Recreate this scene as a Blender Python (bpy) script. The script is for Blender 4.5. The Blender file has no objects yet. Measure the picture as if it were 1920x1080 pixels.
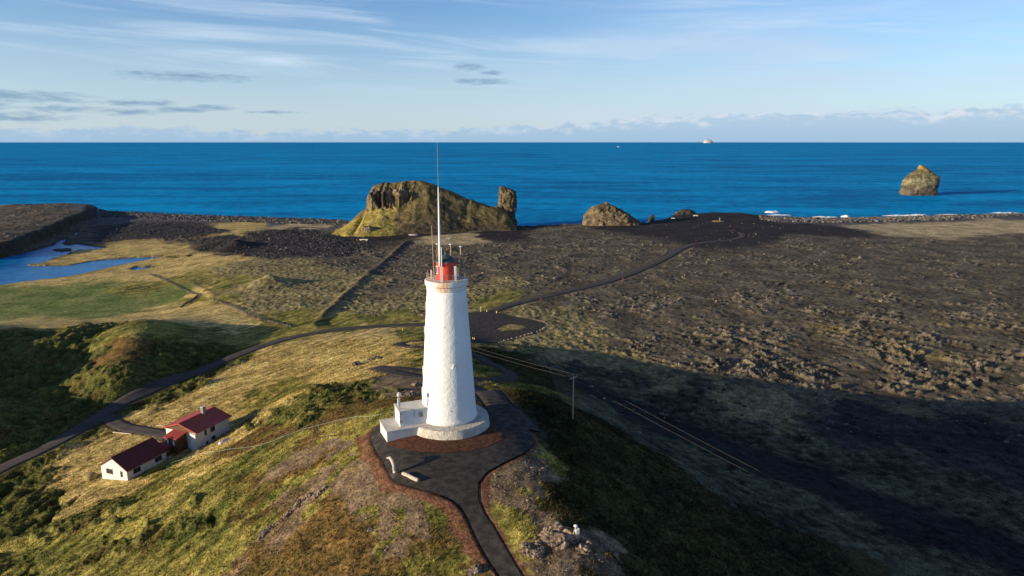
import bpy, bmesh, math, random
import numpy as np
from mathutils import Vector, Matrix, noise as mnoise

random.seed(7)
sc = bpy.context.scene
col = sc.collection
rad = math.radians

# ------------------------------------------------------------------ camera, sky, sun, exposure
CAMZ, PITCH, F = 90.0, rad(12.08), 1280.0
cd = bpy.data.cameras.new('camera'); cam = bpy.data.objects.new('camera', cd); col.objects.link(cam)
cam.location = (0, 0, CAMZ); cam.rotation_euler = (rad(90) - PITCH, 0, 0)
cd.sensor_width = 36; cd.lens = 24.0; cd.clip_start = 0.5; cd.clip_end = 200000
sc.camera = cam

SUN_AZ = rad(180 + 24.5)          # direction towards the sun, measured from +X counter-clockwise
SUN_EL = rad(10.0)
sdir = Vector((math.cos(SUN_AZ) * math.cos(SUN_EL), math.sin(SUN_AZ) * math.cos(SUN_EL), math.sin(SUN_EL)))
sl = bpy.data.lights.new('sun', 'SUN'); sl.energy = 5.0; sl.angle = rad(0.5); sl.color = (1.0, 0.82, 0.57)
so = bpy.data.objects.new('sun', sl); col.objects.link(so)
so.rotation_euler = (-sdir).to_track_quat('-Z', 'Y').to_euler()
so.location = (-200, -100, 200)

sc.view_settings.view_transform = 'Standard'; sc.view_settings.look = 'None'
sc.view_settings.exposure = 0.70; sc.view_settings.gamma = 1; sc.view_settings.use_curve_mapping = False
sc.cycles.max_bounces = 4; sc.cycles.diffuse_bounces = 2; sc.cycles.glossy_bounces = 2

w = bpy.data.worlds.new('World'); sc.world = w; w.use_nodes = True


class NT:
    """tiny node-tree writer"""
    def __init__(s, tree):
        s.t = tree; s.n = tree.nodes; s.l = tree.links
    def node(s, typ, inputs=None, **props):
        n = s.n.new(typ)
        for k, v in props.items(): setattr(n, k, v)
        for k, v in (inputs or {}).items():
            if isinstance(v, bpy.types.NodeSocket): s.l.new(v, n.inputs[k])
            else: n.inputs[k].default_value = v
        return n
    def math(s, op, a, b=0.0, c=None, clamp=False):
        n = s.node('ShaderNodeMath', {0: a, 1: b}, operation=op, use_clamp=clamp)
        if c is not None:
            if isinstance(c, bpy.types.NodeSocket): s.l.new(c, n.inputs[2])
            else: n.inputs[2].default_value = c
        return n.outputs[0]
    def ramp(s, v, lo, hi, a=0.0, b=1.0):
        return s.node('ShaderNodeMapRange', {0: v, 1: lo, 2: hi, 3: a, 4: b}, interpolation_type='SMOOTHSTEP').outputs[0]
    def mix(s, f, a, b, blend='MIX'):
        n = s.n.new('ShaderNodeMix'); n.data_type = 'RGBA'; n.blend_type = blend
        for i, v in ((0, f), (6, a), (7, b)):
            if isinstance(v, bpy.types.NodeSocket): s.l.new(v, n.inputs[i])
            elif i and not hasattr(v, '__len__'): n.inputs[i].default_value = (v, v, v, 1)
            elif i: n.inputs[i].default_value = (*v[:3], 1)
            else: n.inputs[i].default_value = v
        return n.outputs[2]
    def noise(s, vec, scale, detail=4, rough=0.55, dist=0.0):
        return s.node('ShaderNodeTexNoise', {'Vector': vec, 'Scale': scale, 'Detail': detail, 'Roughness': rough, 'Distortion': dist}).outputs[0]
    def xyz(s, x, y, z=0.0):
        return s.node('ShaderNodeCombineXYZ', {0: x, 1: y, 2: z}).outputs[0]


# --- world: Nishita sky with thin streaks, low grey patches and a cumulus bank along the horizon
W = NT(w.node_tree); W.n.clear()
sky = W.node('ShaderNodeTexSky', sky_type='NISHITA', sun_disc=False)
sky.sun_elevation = SUN_EL
sky.sun_rotation = math.atan2(sdir.x, sdir.y)
sky.altitude = 90; sky.air_density = 1.0; sky.dust_density = 0.4; sky.ozone_density = 2.0
tc = W.node('ShaderNodeTexCoord').outputs['Generated']
sp = W.node('ShaderNodeSeparateXYZ', {0: tc})
X, Y, Z = sp.outputs
az = W.math('MULTIPLY', W.math('ARCTAN2', X, Y), 57.2958)
el = W.math('MULTIPLY', W.math('ARCSINE', Z), 57.2958)
elc = W.math('MAXIMUM', el, 0.0)
skyc = W.mix(1.0, sky.outputs[0], (0.86, 1.08, 1.48), 'MULTIPLY')
skyc = W.mix(W.ramp(el, 13.0, 40.0), skyc, W.mix(1.0, skyc, (0.16, 0.29, 0.52), 'MULTIPLY'))  # sky above the view dimmed and blued to cut fill light in shade
# pale air low down
low = W.ramp(elc, 0.0, 11.0, 1.0, 0.0)
skyc = W.mix(W.math('MULTIPLY', low, 0.62), skyc, (4.6, 5.6, 6.8))
# high streaks
tilt = W.math('ADD', el, W.math('MULTIPLY', az, 0.05))
v1 = W.xyz(W.math('MULTIPLY', az, 0.038), W.math('MULTIPLY', tilt, 0.6))
n1 = W.noise(v1, 1.0, 7, 0.62, 0.8)
n1b = W.noise(W.xyz(W.math('MULTIPLY', az, 0.03), W.math('MULTIPLY', el, 0.12), 4.0), 1.0, 3, 0.5)
st = W.math('MULTIPLY', W.ramp(n1, 0.42, 0.80), W.ramp(n1b, 0.32, 0.55))
st = W.math('MULTIPLY', st, W.ramp(elc, 3.0, 6.0))
skyc = W.mix(W.math('MULTIPLY', st, 0.75), skyc, (5.2, 6.1, 7.0))
# broad milky veil to the right
veil = W.math('MULTIPLY', W.ramp(W.noise(W.xyz(W.math('MULTIPLY', az, 0.03), W.math('MULTIPLY', el, 0.25), 9.0), 1.0, 5, 0.55), 0.4, 0.7), W.ramp(az, -12.0, 15.0))
skyc = W.mix(W.math('MULTIPLY', W.math('MULTIPLY', veil, W.ramp(elc, 12.5, 5.0)), 0.65), skyc, (4.3, 5.1, 6.2))
# cumulus bank on the horizon: base grey blue, sunlit tops
bn = W.noise(W.xyz(W.math('MULTIPLY', az, 0.5), W.math('MULTIPLY', el, 1.0)), 1.0, 8, 0.62)
bl = W.noise(W.xyz(W.math('MULTIPLY', az, 0.09), 2.0), 1.0, 3, 0.5)
top = W.math('ADD', W.math('MULTIPLY', W.ramp(az, -14.0, 24.0), 1.35), 1.0)
top = W.math('ADD', top, W.math('MULTIPLY', W.math('SUBTRACT', bn, 0.5), 2.2))
top = W.math('ADD', top, W.math('MULTIPLY', W.math('SUBTRACT', bl, 0.5), 1.6))
dd = W.math('SUBTRACT', top, el)
bank = W.ramp(dd, 0.0, 0.35)
rim = W.math('MULTIPLY', W.ramp(dd, 0.0, 0.2), W.ramp(dd, 1.1, 0.2))
rim = W.math('MULTIPLY', rim, W.ramp(W.noise(W.xyz(W.math('MULTIPLY', az, 0.7), W.math('MULTIPLY', el, 2.0), 5.0), 1.0, 5, 0.6), 0.42, 0.62))
bankc = W.mix(W.ramp(elc, 0.0, 1.8), (2.4, 3.75, 5.3), (3.0, 4.2, 5.5))
bankc = W.mix(W.math('MULTIPLY', rim, W.ramp(az, -20.0, 25.0, 0.35, 1.0)), bankc, (5.3, 5.7, 6.3))
skyc = W.mix(W.math('MULTIPLY', bank, 0.8), skyc, bankc)
# dark flat patches low on the left


def blob(a0, e0, wa, we, seed):
    """one small flat cloud at azimuth a0, elevation e0 (degrees)"""
    nn = W.noise(W.xyz(W.math('MULTIPLY', az, 0.6), W.math('MULTIPLY', el, 3.2), seed), 1.0, 6, 0.62)
    wa, we = wa * 1.3, we * 1.35
    da = W.math('DIVIDE', W.math('SUBTRACT', az, a0), wa)
    de = W.math('DIVIDE', W.math('SUBTRACT', el, e0), we)
    r2 = W.math('ADD', W.math('MULTIPLY', da, da), W.math('MULTIPLY', de, de))
    return W.ramp(W.math('ADD', W.math('SUBTRACT', 1.0, r2), W.math('MULTIPLY', W.math('SUBTRACT', nn, 0.5), 3.0)), 0.0, 1.5)


for a0, e0, wa, we, sd in ((-3.5, 5.85, 1.3, 0.3, 3.0), (-2.3, 4.75, 2.2, 0.25, 6.0), (-1.6, 5.4, 0.9, 0.22, 8.0),
                           (-24.5, 4.65, 4.2, 0.34, 11.0), (-34.5, 2.95, 4.0, 0.36, 13.0), (-35.5, 1.6, 3.4, 0.32, 17.0), (-36.5, 2.3, 1.6, 0.2, 19.0),
                           (-27.8, 2.75, 2.0, 0.28, 21.0), (-28.5, 2.1, 2.4, 0.24, 22.0), (-25.2, 2.3, 1.9, 0.2, 25.0), (-23.2, 2.5, 1.7, 0.2, 27.0), (-32.5, 2.2, 2.2, 0.25, 29.0), (-18.6, 2.25, 2.0, 0.12, 33.0)):
    gp = blob(a0, e0, wa, we, sd) if sd == 3.0 else W.math('MAXIMUM', gp, blob(a0, e0, wa, we, sd))
skyc = W.mix(W.math('MULTIPLY', gp, 0.85), skyc, (1.5, 2.5, 3.8))
bg = W.node('ShaderNodeBackground', {0: skyc, 1: 0.085})
W.node('ShaderNodeOutputWorld', {0: bg.outputs[0]})


# ------------------------------------------------------------------ helpers
def tag(o, label=None, cat=None, group=None, kind=None):
    if label: o['label'] = label
    if cat: o['category'] = cat
    if group: o['group'] = group
    if kind: o['kind'] = kind
    return o


def empty(name, loc, rz=0.0, **kw):
    o = bpy.data.objects.new(name, None); col.objects.link(o)
    o.location = loc; o.rotation_euler = (0, 0, rz); o.empty_display_size = 0.5
    return tag(o, **kw)


def mesh_obj(name, verts, faces, mat, parent=None, smooth=False, loc=None):
    me = bpy.data.meshes.new(name); me.from_pydata([tuple(v) for v in verts], [], faces); me.update()
    if smooth: me.polygons.foreach_set('use_smooth', [True] * len(me.polygons))
    if mat: me.materials.append(mat)
    o = bpy.data.objects.new(name, me); col.objects.link(o)
    if parent: o.parent = parent
    if loc: o.location = loc
    return o


def big_mesh(name, V, Fq, mat, smooth=True):
    """V (n,3) float array, Fq (m,k) int array"""
    me = bpy.data.meshes.new(name); k = Fq.shape[1]
    me.vertices.add(len(V)); me.vertices.foreach_set('co', np.ascontiguousarray(V, np.float32).ravel())
    me.loops.add(Fq.size); me.loops.foreach_set('vertex_index', np.ascontiguousarray(Fq, np.int32).ravel())
    me.polygons.add(len(Fq)); me.polygons.foreach_set('loop_start', np.arange(0, Fq.size, k, dtype=np.int32))
    me.polygons.foreach_set('use_smooth', np.full(len(Fq), smooth))
    me.update(calc_edges=True)
    me.materials.append(mat)
    o = bpy.data.objects.new(name, me); col.objects.link(o)
    return o


def set_col(o, C):
    a = o.data.color_attributes.new('Col', 'FLOAT_COLOR', 'POINT')
    a.data.foreach_set('color', np.concatenate([C, np.ones((len(C), 1))], 1).astype(np.float32).ravel())


class MB:
    """collects simple solids into one mesh"""
    def __init__(s): s.v = []; s.f = []
    def add(s, vs, fs):
        b = len(s.v); s.v += [tuple(v) for v in vs]; s.f += [tuple(i + b for i in f) for f in fs]; return s
    def box(s, c, size, rz=0.0, M=None):
        hx, hy, hz = size[0] / 2, size[1] / 2, size[2] / 2
        ca, sa = math.cos(rz), math.sin(rz); vs = []
        for z in (-hz, hz):
            for x, y in ((-hx, -hy), (hx, -hy), (hx, hy), (-hx, hy)):
                vs.append((c[0] + x * ca - y * sa, c[1] + x * sa + y * ca, c[2] + z))
        return s.add(vs, [(3, 2, 1, 0), (4, 5, 6, 7), (0, 1, 5, 4), (1, 2, 6, 5), (2, 3, 7, 6), (3, 0, 4, 7)])
    def tube(s, pts, r, n=8):
        pts = [Vector(p) for p in pts]; rs = r if hasattr(r, '__len__') else [r] * len(pts)
        rings = []
        for i, p in enumerate(pts):
            d = (pts[min(i + 1, len(pts) - 1)] - pts[max(i - 1, 0)]).normalized()
            a = d.cross(Vector((0, 0, 1)) if abs(d.z) < 0.95 else Vector((1, 0, 0))).normalized(); b = d.cross(a)
            rings.append([p + a * rs[i] * math.cos(2 * math.pi * k / n) + b * rs[i] * math.sin(2 * math.pi * k / n) for k in range(n)])
        vs = [v for R in rings for v in R]
        fs = [(i * n + k, i * n + (k + 1) % n, (i + 1) * n + (k + 1) % n, (i + 1) * n + k) for i in range(len(pts) - 1) for k in range(n)]
        fs += [tuple(range(n - 1, -1, -1)), tuple(range((len(pts) - 1) * n, len(pts) * n))]
        return s.add(vs, fs)
    def lathe(s, prof, n=48, c=(0, 0), cap=True):
        vs = [(c[0] + r * math.cos(2 * math.pi * k / n), c[1] + r * math.sin(2 * math.pi * k / n), z) for r, z in prof for k in range(n)]
        fs = [(i * n + k, i * n + (k + 1) % n, (i + 1) * n + (k + 1) % n, (i + 1) * n + k) for i in range(len(prof) - 1) for k in range(n)]
        if cap: fs += [tuple(range(n - 1, -1, -1)), tuple(range((len(prof) - 1) * n, len(prof) * n))]
        return s.add(vs, fs)
    def build(s, name, mat, parent=None, smooth=False): return mesh_obj(name, s.v, s.f, mat, parent, smooth)


def smooth_by_angle(o, ang=35):
    """shade smooth with creases kept at hard edges"""
    me = o.data
    me.polygons.foreach_set('use_smooth', [True] * len(me.polygons))
    bm = bmesh.new(); bm.from_mesh(me)
    for e in bm.edges:
        if len(e.link_faces) == 2 and e.calc_face_angle(0) > rad(ang): e.smooth = False
    bm.to_mesh(me); bm.free()
    return o


# ------------------------------------------------------------------ materials
def material(name, color, rough=0.7, spec=0.3, var=0.25, scale=2.0, bump=0.0, bscale=8.0, metallic=0.0, second=None, bdist=0.05):
    m = bpy.data.materials.new(name); m.use_nodes = True; T = NT(m.node_tree); T.n.clear()
    tcn = T.node('ShaderNodeTexCoord').outputs['Object']
    n = T.noise(tcn, scale, 5, 0.6)
    dark = tuple(c * (1 - var) for c in color) if second is None else second
    c = T.mix(T.ramp(n, 0.3, 0.7), dark, color)
    ins = {'Base Color': c, 'Roughness': rough, 'Specular IOR Level': spec, 'Metallic': metallic}
    if bump:
        b = T.node('ShaderNodeBump', {'Strength': bump, 'Distance': bdist, 'Height': T.noise(tcn, bscale, 6, 0.65)})
        ins['Normal'] = b.outputs[0]
    p = T.node('ShaderNodeBsdfPrincipled', ins)
    T.node('ShaderNodeOutputMaterial', {0: p.outputs[0]})
    return m


def ground_material(name, fine=2.2, bump=0.6, bdist=0.25):
    m = bpy.data.materials.new(name); m.use_nodes = True; T = NT(m.node_tree); T.n.clear()
    c = T.node('ShaderNodeAttribute', attribute_name='Col').outputs[0]
    tcn = T.node('ShaderNodeTexCoord').outputs['Object']
    n = T.noise(tcn, fine, 5, 0.7)
    n2 = T.noise(tcn, fine * 0.22, 4, 0.6)
    k = T.math('MULTIPLY', T.ramp(n, 0.30, 0.70, 0.40, 1.60), T.ramp(n2, 0.3, 0.7, 0.66, 1.34))
    c = T.mix(1.0, c, T.xyz(k, k, k), 'MULTIPLY')
    b = T.node('ShaderNodeBump', {'Strength': bump, 'Distance': bdist, 'Height': n})
    p = T.node('ShaderNodeBsdfPrincipled', {'Base Color': c, 'Roughness': 0.95, 'Specular IOR Level': 0.08, 'Normal': b.outputs[0]})
    T.node('ShaderNodeOutputMaterial', {0: p.outputs[0]})
    return m


M_ground = ground_material('ground', 2.4, 0.9, 0.3)
M_rock = ground_material('rock_face', 0.9, 0.9, 0.6)
M_asphalt = material('asphalt', (0.074, 0.066, 0.060), 0.95, 0.1, 0.6, 0.9, 0.7, 5.0)
M_asphaltL = material('worn_asphalt', (0.085, 0.074, 0.068), 0.95, 0.1, 0.35, 0.25, 0.5, 5.0)
M_redearth = material('red_earth', (0.15, 0.066, 0.04), 0.95, 0.1, 0.6, 1.8, 1.0, 5.0)
M_white = material('white_render', (0.62, 0.61, 0.59), 0.8, 0.25, 0.04, 0.9, 0.6, 1.6, bdist=0.22)
M_whitep = material('white_paint', (0.68, 0.68, 0.66), 0.6, 0.3, 0.06, 1.5)
M_house = material('house_render', (0.64, 0.64, 0.62), 0.8, 0.2, 0.07, 1.2, 0.2, 6.0)
M_red = material('red_paint', (0.64, 0.055, 0.025), 0.45, 0.4, 0.18, 1.5)
M_dark = material('dark_metal', (0.05, 0.07, 0.075), 0.55, 0.4, 0.3, 2.0)
M_rust = material('rusty_rail', (0.42, 0.30, 0.20), 0.7, 0.3, 0.4, 6.0)
M_green = material('green_rail', (0.30, 0.42, 0.34), 0.6, 0.3, 0.2, 3.0)
M_glass = material('window_glass', (0.03, 0.04, 0.05), 0.15, 0.5, 0.3, 1.0)
M_frame = material('window_frame', (0.34, 0.28, 0.22), 0.7, 0.2, 0.2, 3.0)
M_roof1 = material('roof_iron', (0.21, 0.026, 0.026), 0.6, 0.25, 0.2, 1.2)
M_roof2 = material('roof_iron_lighter', (0.30, 0.045, 0.04), 0.6, 0.3, 0.18, 1.2)


def roof_material(name, color, second):
    m = bpy.data.materials.new(name); m.use_nodes = True; T = NT(m.node_tree); T.n.clear()
    tcn = T.node('ShaderNodeTexCoord').outputs['Object']
    c = T.mix(T.ramp(T.noise(tcn, 0.9, 5, 0.65), 0.35, 0.7), second, color)
    wv = T.node('ShaderNodeTexWave', {'Vector': tcn, 'Scale': 1.6, 'Distortion': 0.0}, bands_direction='X').outputs['Fac']
    b = T.node('ShaderNodeBump', {'Strength': 0.8, 'Distance': 0.05, 'Height': wv})
    p = T.node('ShaderNodeBsdfPrincipled', {'Base Color': c, 'Roughness': 0.55, 'Specular IOR Level': 0.3, 'Normal': b.outputs[0]})
    T.node('ShaderNodeOutputMaterial', {0: p.outputs[0]})
    return m


M_roof1 = roof_material('roof_iron', (0.15, 0.028, 0.022), (0.10, 0.022, 0.018))
M_roof2 = roof_material('roof_iron_lighter', (0.42, 0.070, 0.050), (0.32, 0.055, 0.040))
M_purple = material('roof_iron_purple', (0.22, 0.06, 0.10), 0.6, 0.3, 0.18, 1.2)
M_wood = material('brown_boards', (0.13, 0.075, 0.04), 0.8, 0.2, 0.35, 5.0)
M_grey = material('grey_concrete', (0.25, 0.25, 0.24), 0.9, 0.2, 0.3, 3.0)
M_conc = material('weathered_concrete', (0.60, 0.56, 0.51), 0.9, 0.2, 0.25, 1.2)
M_drift = material('driftwood', (0.55, 0.47, 0.38), 0.9, 0.1, 0.45, 4.0, 0.5, 10.0)
M_yellow = material('yellow_paint', (0.75, 0.52, 0.06), 0.6, 0.3, 0.15, 4.0)
M_redpost = material('red_post', (0.55, 0.06, 0.03), 0.6, 0.3, 0.2, 4.0)
M_pole = material('pole_wood', (0.40, 0.30, 0.20), 0.85, 0.1, 0.3, 5.0)
M_wire = material('wire', (0.20, 0.175, 0.14), 0.5, 0.4, 0.1, 1.0)
M_foam = material('sea_foam', (0.82, 0.85, 0.86), 0.9, 0.1, 0.2, 0.3, 0.6, 0.5, bdist=0.6)

# ------------------------------------------------------------------ picture point -> place in the world
CP, SP = math.cos(PITCH), math.sin(PITCH)


def ray(px, py):
    u, v = (px - 960) / F, (540 - py) / F
    return np.array([u, CP + v * SP, -SP + v * CP])


def at(px, py, z):
    d = ray(px, py); t = (z - CAMZ) / d[2]
    return (d[0] * t, d[1] * t, z)


# ------------------------------------------------------------------ noise in numpy
rng = np.random.default_rng(3)
GX = rng.normal(size=(512, 512)).astype(np.float32); GY = rng.normal(size=(512, 512)).astype(np.float32)
_l = np.sqrt(GX ** 2 + GY ** 2); GX /= _l; GY /= _l


def perlin(x, y, seed=0):
    x = x + seed * 37.17; y = y + seed * 91.73
    xf = np.floor(x); yf = np.floor(y)
    fx = (x - xf).astype(np.float32); fy = (y - yf).astype(np.float32)
    i = xf.astype(np.int32) & 511; j = yf.astype(np.int32) & 511
    i1 = (i + 1) & 511; j1 = (j + 1) & 511
    ux = fx * fx * fx * (fx * (fx * 6 - 15) + 10); uy = fy * fy * fy * (fy * (fy * 6 - 15) + 10)
    a = GX[i, j] * fx + GY[i, j] * fy
    b = GX[i1, j] * (fx - 1) + GY[i1, j] * fy
    c = GX[i, j1] * fx + GY[i, j1] * (fy - 1)
    d = GX[i1, j1] * (fx - 1) + GY[i1, j1] * (fy - 1)
    return 1.5 * ((a + (b - a) * ux) * (1 - uy) + (c + (d - c) * ux) * uy)


def fbm(x, y, scale, octs=3, seed=0, gain=0.5):
    s = np.zeros(np.shape(x), np.float32); a = 1.0; tot = 0
    for o in range(octs):
        s += a * perlin(x / scale, y / scale, seed + o * 3); tot += a; a *= gain; scale /= 2.03
    return s / tot * 1.35


def ridged(x, y, scale, octs=4, seed=0):
    s = np.zeros(np.shape(x), np.float32); a = 1.0; tot = 0; wgt = 1.0
    for o in range(octs):
        n = (1 - np.abs(perlin(x / scale, y / scale, seed + o * 5))) ** 2
        s += a * n * wgt; tot += a; wgt = np.clip(n * 1.3, 0, 1); a *= 0.55; scale /= 2.1
    return s / tot


def sstep(a, b, x):
    t = np.clip((x - a) / (b - a), 0, 1); return t * t * (3 - 2 * t)


# ------------------------------------------------------------------ base relief from spot heights
TX, TY = -10.3, 105.0            # lighthouse axis
PADZ = 44.6
K = []
# hill top and ridge
K += [(-10, 105, 44.6), (-16, 99, 44.6), (-18, 106, 44.5), (-3, 98, 44.5), (2, 102, 44.2), (-4, 112, 44.0), (-12, 113, 44.2), (-10, 92, 44.6), (-14, 86, 44.4), (-18, 91, 44.3), (-7, 86, 44.4), (-21, 98, 44.2),
      (-1, 82, 43.4), (1, 72, 42.6), (1, 62, 41.6), (2, 45, 39), (3, 25, 35), (-10, 70, 41.2), (-6, 58, 40)]
# right crest then steep fall
K += [(3.6, 99, 43.8), (5.0, 90, 43.6), (7.5, 82, 43.2), (10.5, 76, 42.4), (15, 71, 40.5), (21, 62, 37.5), (28, 50, 34)]
K += [(9, 103, 40.5), (18, 107, 35.5), (30, 112, 28), (42, 118, 21.5), (56, 125, 15.5), (13, 90, 39), (20, 86, 34.5), (34, 92, 27), (50, 98, 20), (68, 104, 15),
      (24, 76, 34), (40, 80, 26), (60, 86, 18), (84, 92, 13), (40, 60, 28), (60, 62, 20), (90, 64, 13), (40, 40, 28), (80, 40, 16), (30, 20, 28)]
# back of the hill
K += [(8, 121, 42.0), (0, 128, 42.2), (-6, 122, 43.2), (-10, 135, 38.5), (-6, 150, 34.5), (-4, 170, 30), (-6, 190, 26), (0, 210, 22), (6, 232, 18), (14, 145, 31), (18, 165, 24.5), (20, 185, 19), (24, 205, 15.5),
      (30, 135, 25.5), (34, 160, 18), (33, 178, 14.5), (44, 150, 16)]
# back-left grass shoulder
K += [(-22, 122, 42), (-28, 135, 38), (-42, 142, 33), (-60, 157, 26.5), (-50, 180, 26), (-30, 175, 30.5), (-22, 195, 27.5), (-34, 215, 24), (-58, 205, 21.5), (-50, 235, 19), (-30, 245, 18.5),
      (-80, 190, 19), (-92, 175, 18), (-84, 210, 17), (-72, 232, 17)]
# left slope
K += [(-24, 110, 43), (-40, 105, 37.5), (-60, 108, 30), (-70, 116, 25), (-76, 128, 21), (-85, 112, 20.5), (-100, 112, 16), (-50, 125, 32), (-62, 138, 25.5),
      (-24, 90, 42), (-40, 90, 35.5), (-60, 92, 28), (-85, 92, 20), (-120, 95, 13.5), (-20, 70, 39.5), (-40, 72, 33), (-62, 74, 25.5), (-95, 76, 17), (-20, 45, 35), (-50, 45, 26), (-90, 48, 16), (-25, 22, 30), (-80, 20, 15)]
# house terrace, road to the left
K += [(-83, 133, 19.0), (-78, 140, 19.2), (-88, 143, 18.6), (-72, 148, 20.2), (-68, 158, 20.6), (-80, 155, 19.6), (-84, 168, 18), (-100, 150, 16.6), (-98, 132, 16.5), (-100, 170, 16)]
for px, py, z in ((-300, 1040, 13), (0, 880, 13.6), (100, 832, 14), (180, 785, 14), (260, 740, 14), (350, 705, 14), (440, 670, 14.2), (520, 640, 14.2), (600, 622, 14.4), (700, 612, 14.6), (790, 608, 14.8),
                  (900, 600, 14.8), (900, 640, 14.8), (960, 612, 14.8), (1020, 608, 14.6), (880, 580, 14.5), (1000, 562, 14.2), (1080, 543, 14), (1170, 518, 13), (1240, 490, 12), (1290, 462, 11), (1330, 452, 10.5), (1390, 446, 10),
                  # valley and plain to the right
                  (1000, 655, 14.5), (1100, 700, 13.8), (1150, 750, 13), (1250, 800, 12.2), (1500, 900, 11.8), (1900, 1060, 11.5), (2200, 1150, 11.5), (1300, 700, 13.5), (1500, 760, 11), (1900, 760, 9), (1900, 900, 10), (2300, 850, 12),
                  (1100, 600, 14), (1500, 600, 14), (1900, 600, 13), (2300, 600, 12), (1300, 500, 12), (1700, 500, 11), (2100, 500, 10), (1100, 450, 9), (1500, 440, 9), (1800, 440, 6.5), (1650, 428, 6), (1900, 425, 6.5),
                  (700, 560, 13), (600, 590, 13.5), (800, 500, 10.5), (650, 520, 11), (900, 460, 9), (700, 460, 7.5), (560, 470, 8), (500, 450, 7), (420, 440, 6), (450, 500, 9.5), (400, 540, 9), (470, 590, 12.5), (400, 610, 13.5), (500, 550, 11.5),
                  # low ground on the left
                  (0, 570, 4.2), (200, 560, 4.4), (300, 570, 5), (340, 545, 5.5), (0, 540, 3.2), (150, 520, 3.0), (300, 500, 3.4), (200, 478, 3.2), (350, 480, 4.5), (-300, 560, 3), (-300, 640, 8), (0, 600, 6.5), (150, 595, 7.5), (300, 590, 9),
                  (400, 450, 5), (300, 430, 4.5), (200, 420, 3.6), (160, 445, 3), (400, 412, 4.5), (600, 430, 6), (250, 412, 4),
                  # hummocks left of the road
                  (0, 655, 17), (110, 640, 19), (210, 612, 19), (265, 598, 22), (330, 612, 18), (250, 640, 21), (225, 680, 19.5), (215, 720, 17), (140, 700, 13), (60, 700, 14), (100, 750, 12.5), (180, 750, 13.5), (330, 690, 13.5), (400, 640, 13),
                  (380, 610, 14.5), (10, 760, 18), (60, 800, 14.5), (-80, 780, 22), (0, 830, 14.5), (-150, 850, 16), (-80, 880, 13)):
    K.append(at(px, py, z))
# hills off the left edge that shade the hollows
K += [(-225, 190, 31), (-250, 215, 31), (-215, 165, 25), (-190, 150, 20), (-260, 160, 30), (-290, 240, 26), (-235, 250, 24), (-205, 225, 24), (-330, 180, 30), (-260, 100, 19), (-180, 110, 14)]
K = np.array(K, np.float64)
CC = 6.0


def kern(d2): return np.sqrt(d2 + CC * CC)


n = len(K)
A = kern(((K[:, None, :2] - K[None, :, :2]) ** 2).sum(-1))
A = -A; A[np.diag_indices(n)] -= -0.6
P = np.c_[np.ones(n), K[:, :2] / 100]
S = np.zeros((n + 3, n + 3)); S[:n, :n] = A; S[:n, n:] = P; S[n:, :n] = P.T
sol = np.linalg.solve(S, np.r_[K[:, 2], 0, 0, 0])
GXS, GYS, GST = -1150.0, -20.0, 2.5
gx = np.arange(GXS, 1150, GST); gy = np.arange(GYS, 1060, GST)
H0 = np.empty((len(gx), len(gy)), np.float32)
for i, xx in enumerate(gx):
    d2 = (K[:, 0][:, None] - xx) ** 2 + (K[:, 1][:, None] - gy[None]) ** 2
    H0[i] = -(sol[:n] @ kern(d2)) + sol[n] + sol[n + 1] * xx / 100 + sol[n + 2] * gy / 100
# keep the far plain tame
XX, YY = np.meshgrid(gx, gy, indexing='ij'); RR = np.hypot(XX, YY)
far = sstep(620, 760, RR) + sstep(420, 700, np.abs(XX)) * sstep(150, 400, YY); far = np.clip(far, 0, 1)
H0 = H0 * (1 - far) + far * np.clip(H0, 3.5, 11)
H0 = np.maximum(H0, 2.9)


def hs(x, y):
    """smooth base height: cubic B-spline over the grid"""
    x = np.asarray(x, np.float64); y = np.asarray(y, np.float64)
    u = np.clip((x - GXS) / GST, 1, len(gx) - 3.001); v = np.clip((y - GYS) / GST, 1, len(gy) - 3.001)
    i = np.floor(u).astype(int); j = np.floor(v).astype(int); a = u - i; b = v - j
    def wts(t): return ((1 - t) ** 3 / 6, (3 * t ** 3 - 6 * t * t + 4) / 6, (-3 * t ** 3 + 3 * t * t + 3 * t + 1) / 6, t ** 3 / 6)
    wa, wb = wts(a), wts(b); s = 0
    for p in range(4):
        for q in range(4): s = s + wa[p] * wb[q] * H0[i + p - 1, j + q - 1]
    return s


def G(px, py, lift=0.0):
    """where the line of sight through a picture point meets the smooth ground"""
    d = ray(px, py); t = np.arange(30, 1200, 0.5)
    X_, Y_, Z_ = d[0] * t, d[1] * t, CAMZ + d[2] * t
    below = Z_ < hs(X_, Y_) + lift
    k = int(np.argmax(below)) if below.any() else len(t) - 1
    lo, hi = t[k - 1], t[k]
    for _ in range(12):
        m_ = (lo + hi) / 2; p = d * m_
        if CAMZ + p[2] < hs(p[0], p[1]) + lift: hi = m_
        else: lo = m_
    p = d * hi
    return (float(p[0]), float(p[1]), float(CAMZ + p[2] - lift))


def catmull(pts, step=2.0):
    P_ = [np.array(p[:2], float) for p in pts]; P_ = [2 * P_[0] - P_[1]] + P_ + [2 * P_[-1] - P_[-2]]
    out = []
    for i in range(1, len(P_) - 2):
        a, b, c, d = P_[i - 1:i + 3]; m_ = max(2, int(np.linalg.norm(c - b) / step))
        for t in np.arange(m_) / m_:
            out.append(0.5 * ((2 * b) + (c - a) * t + (2 * a - 5 * b + 4 * c - d) * t * t + (3 * b - a - 3 * c + d) * t ** 3))
    out.append(P_[-2]); return np.array(out)


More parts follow.
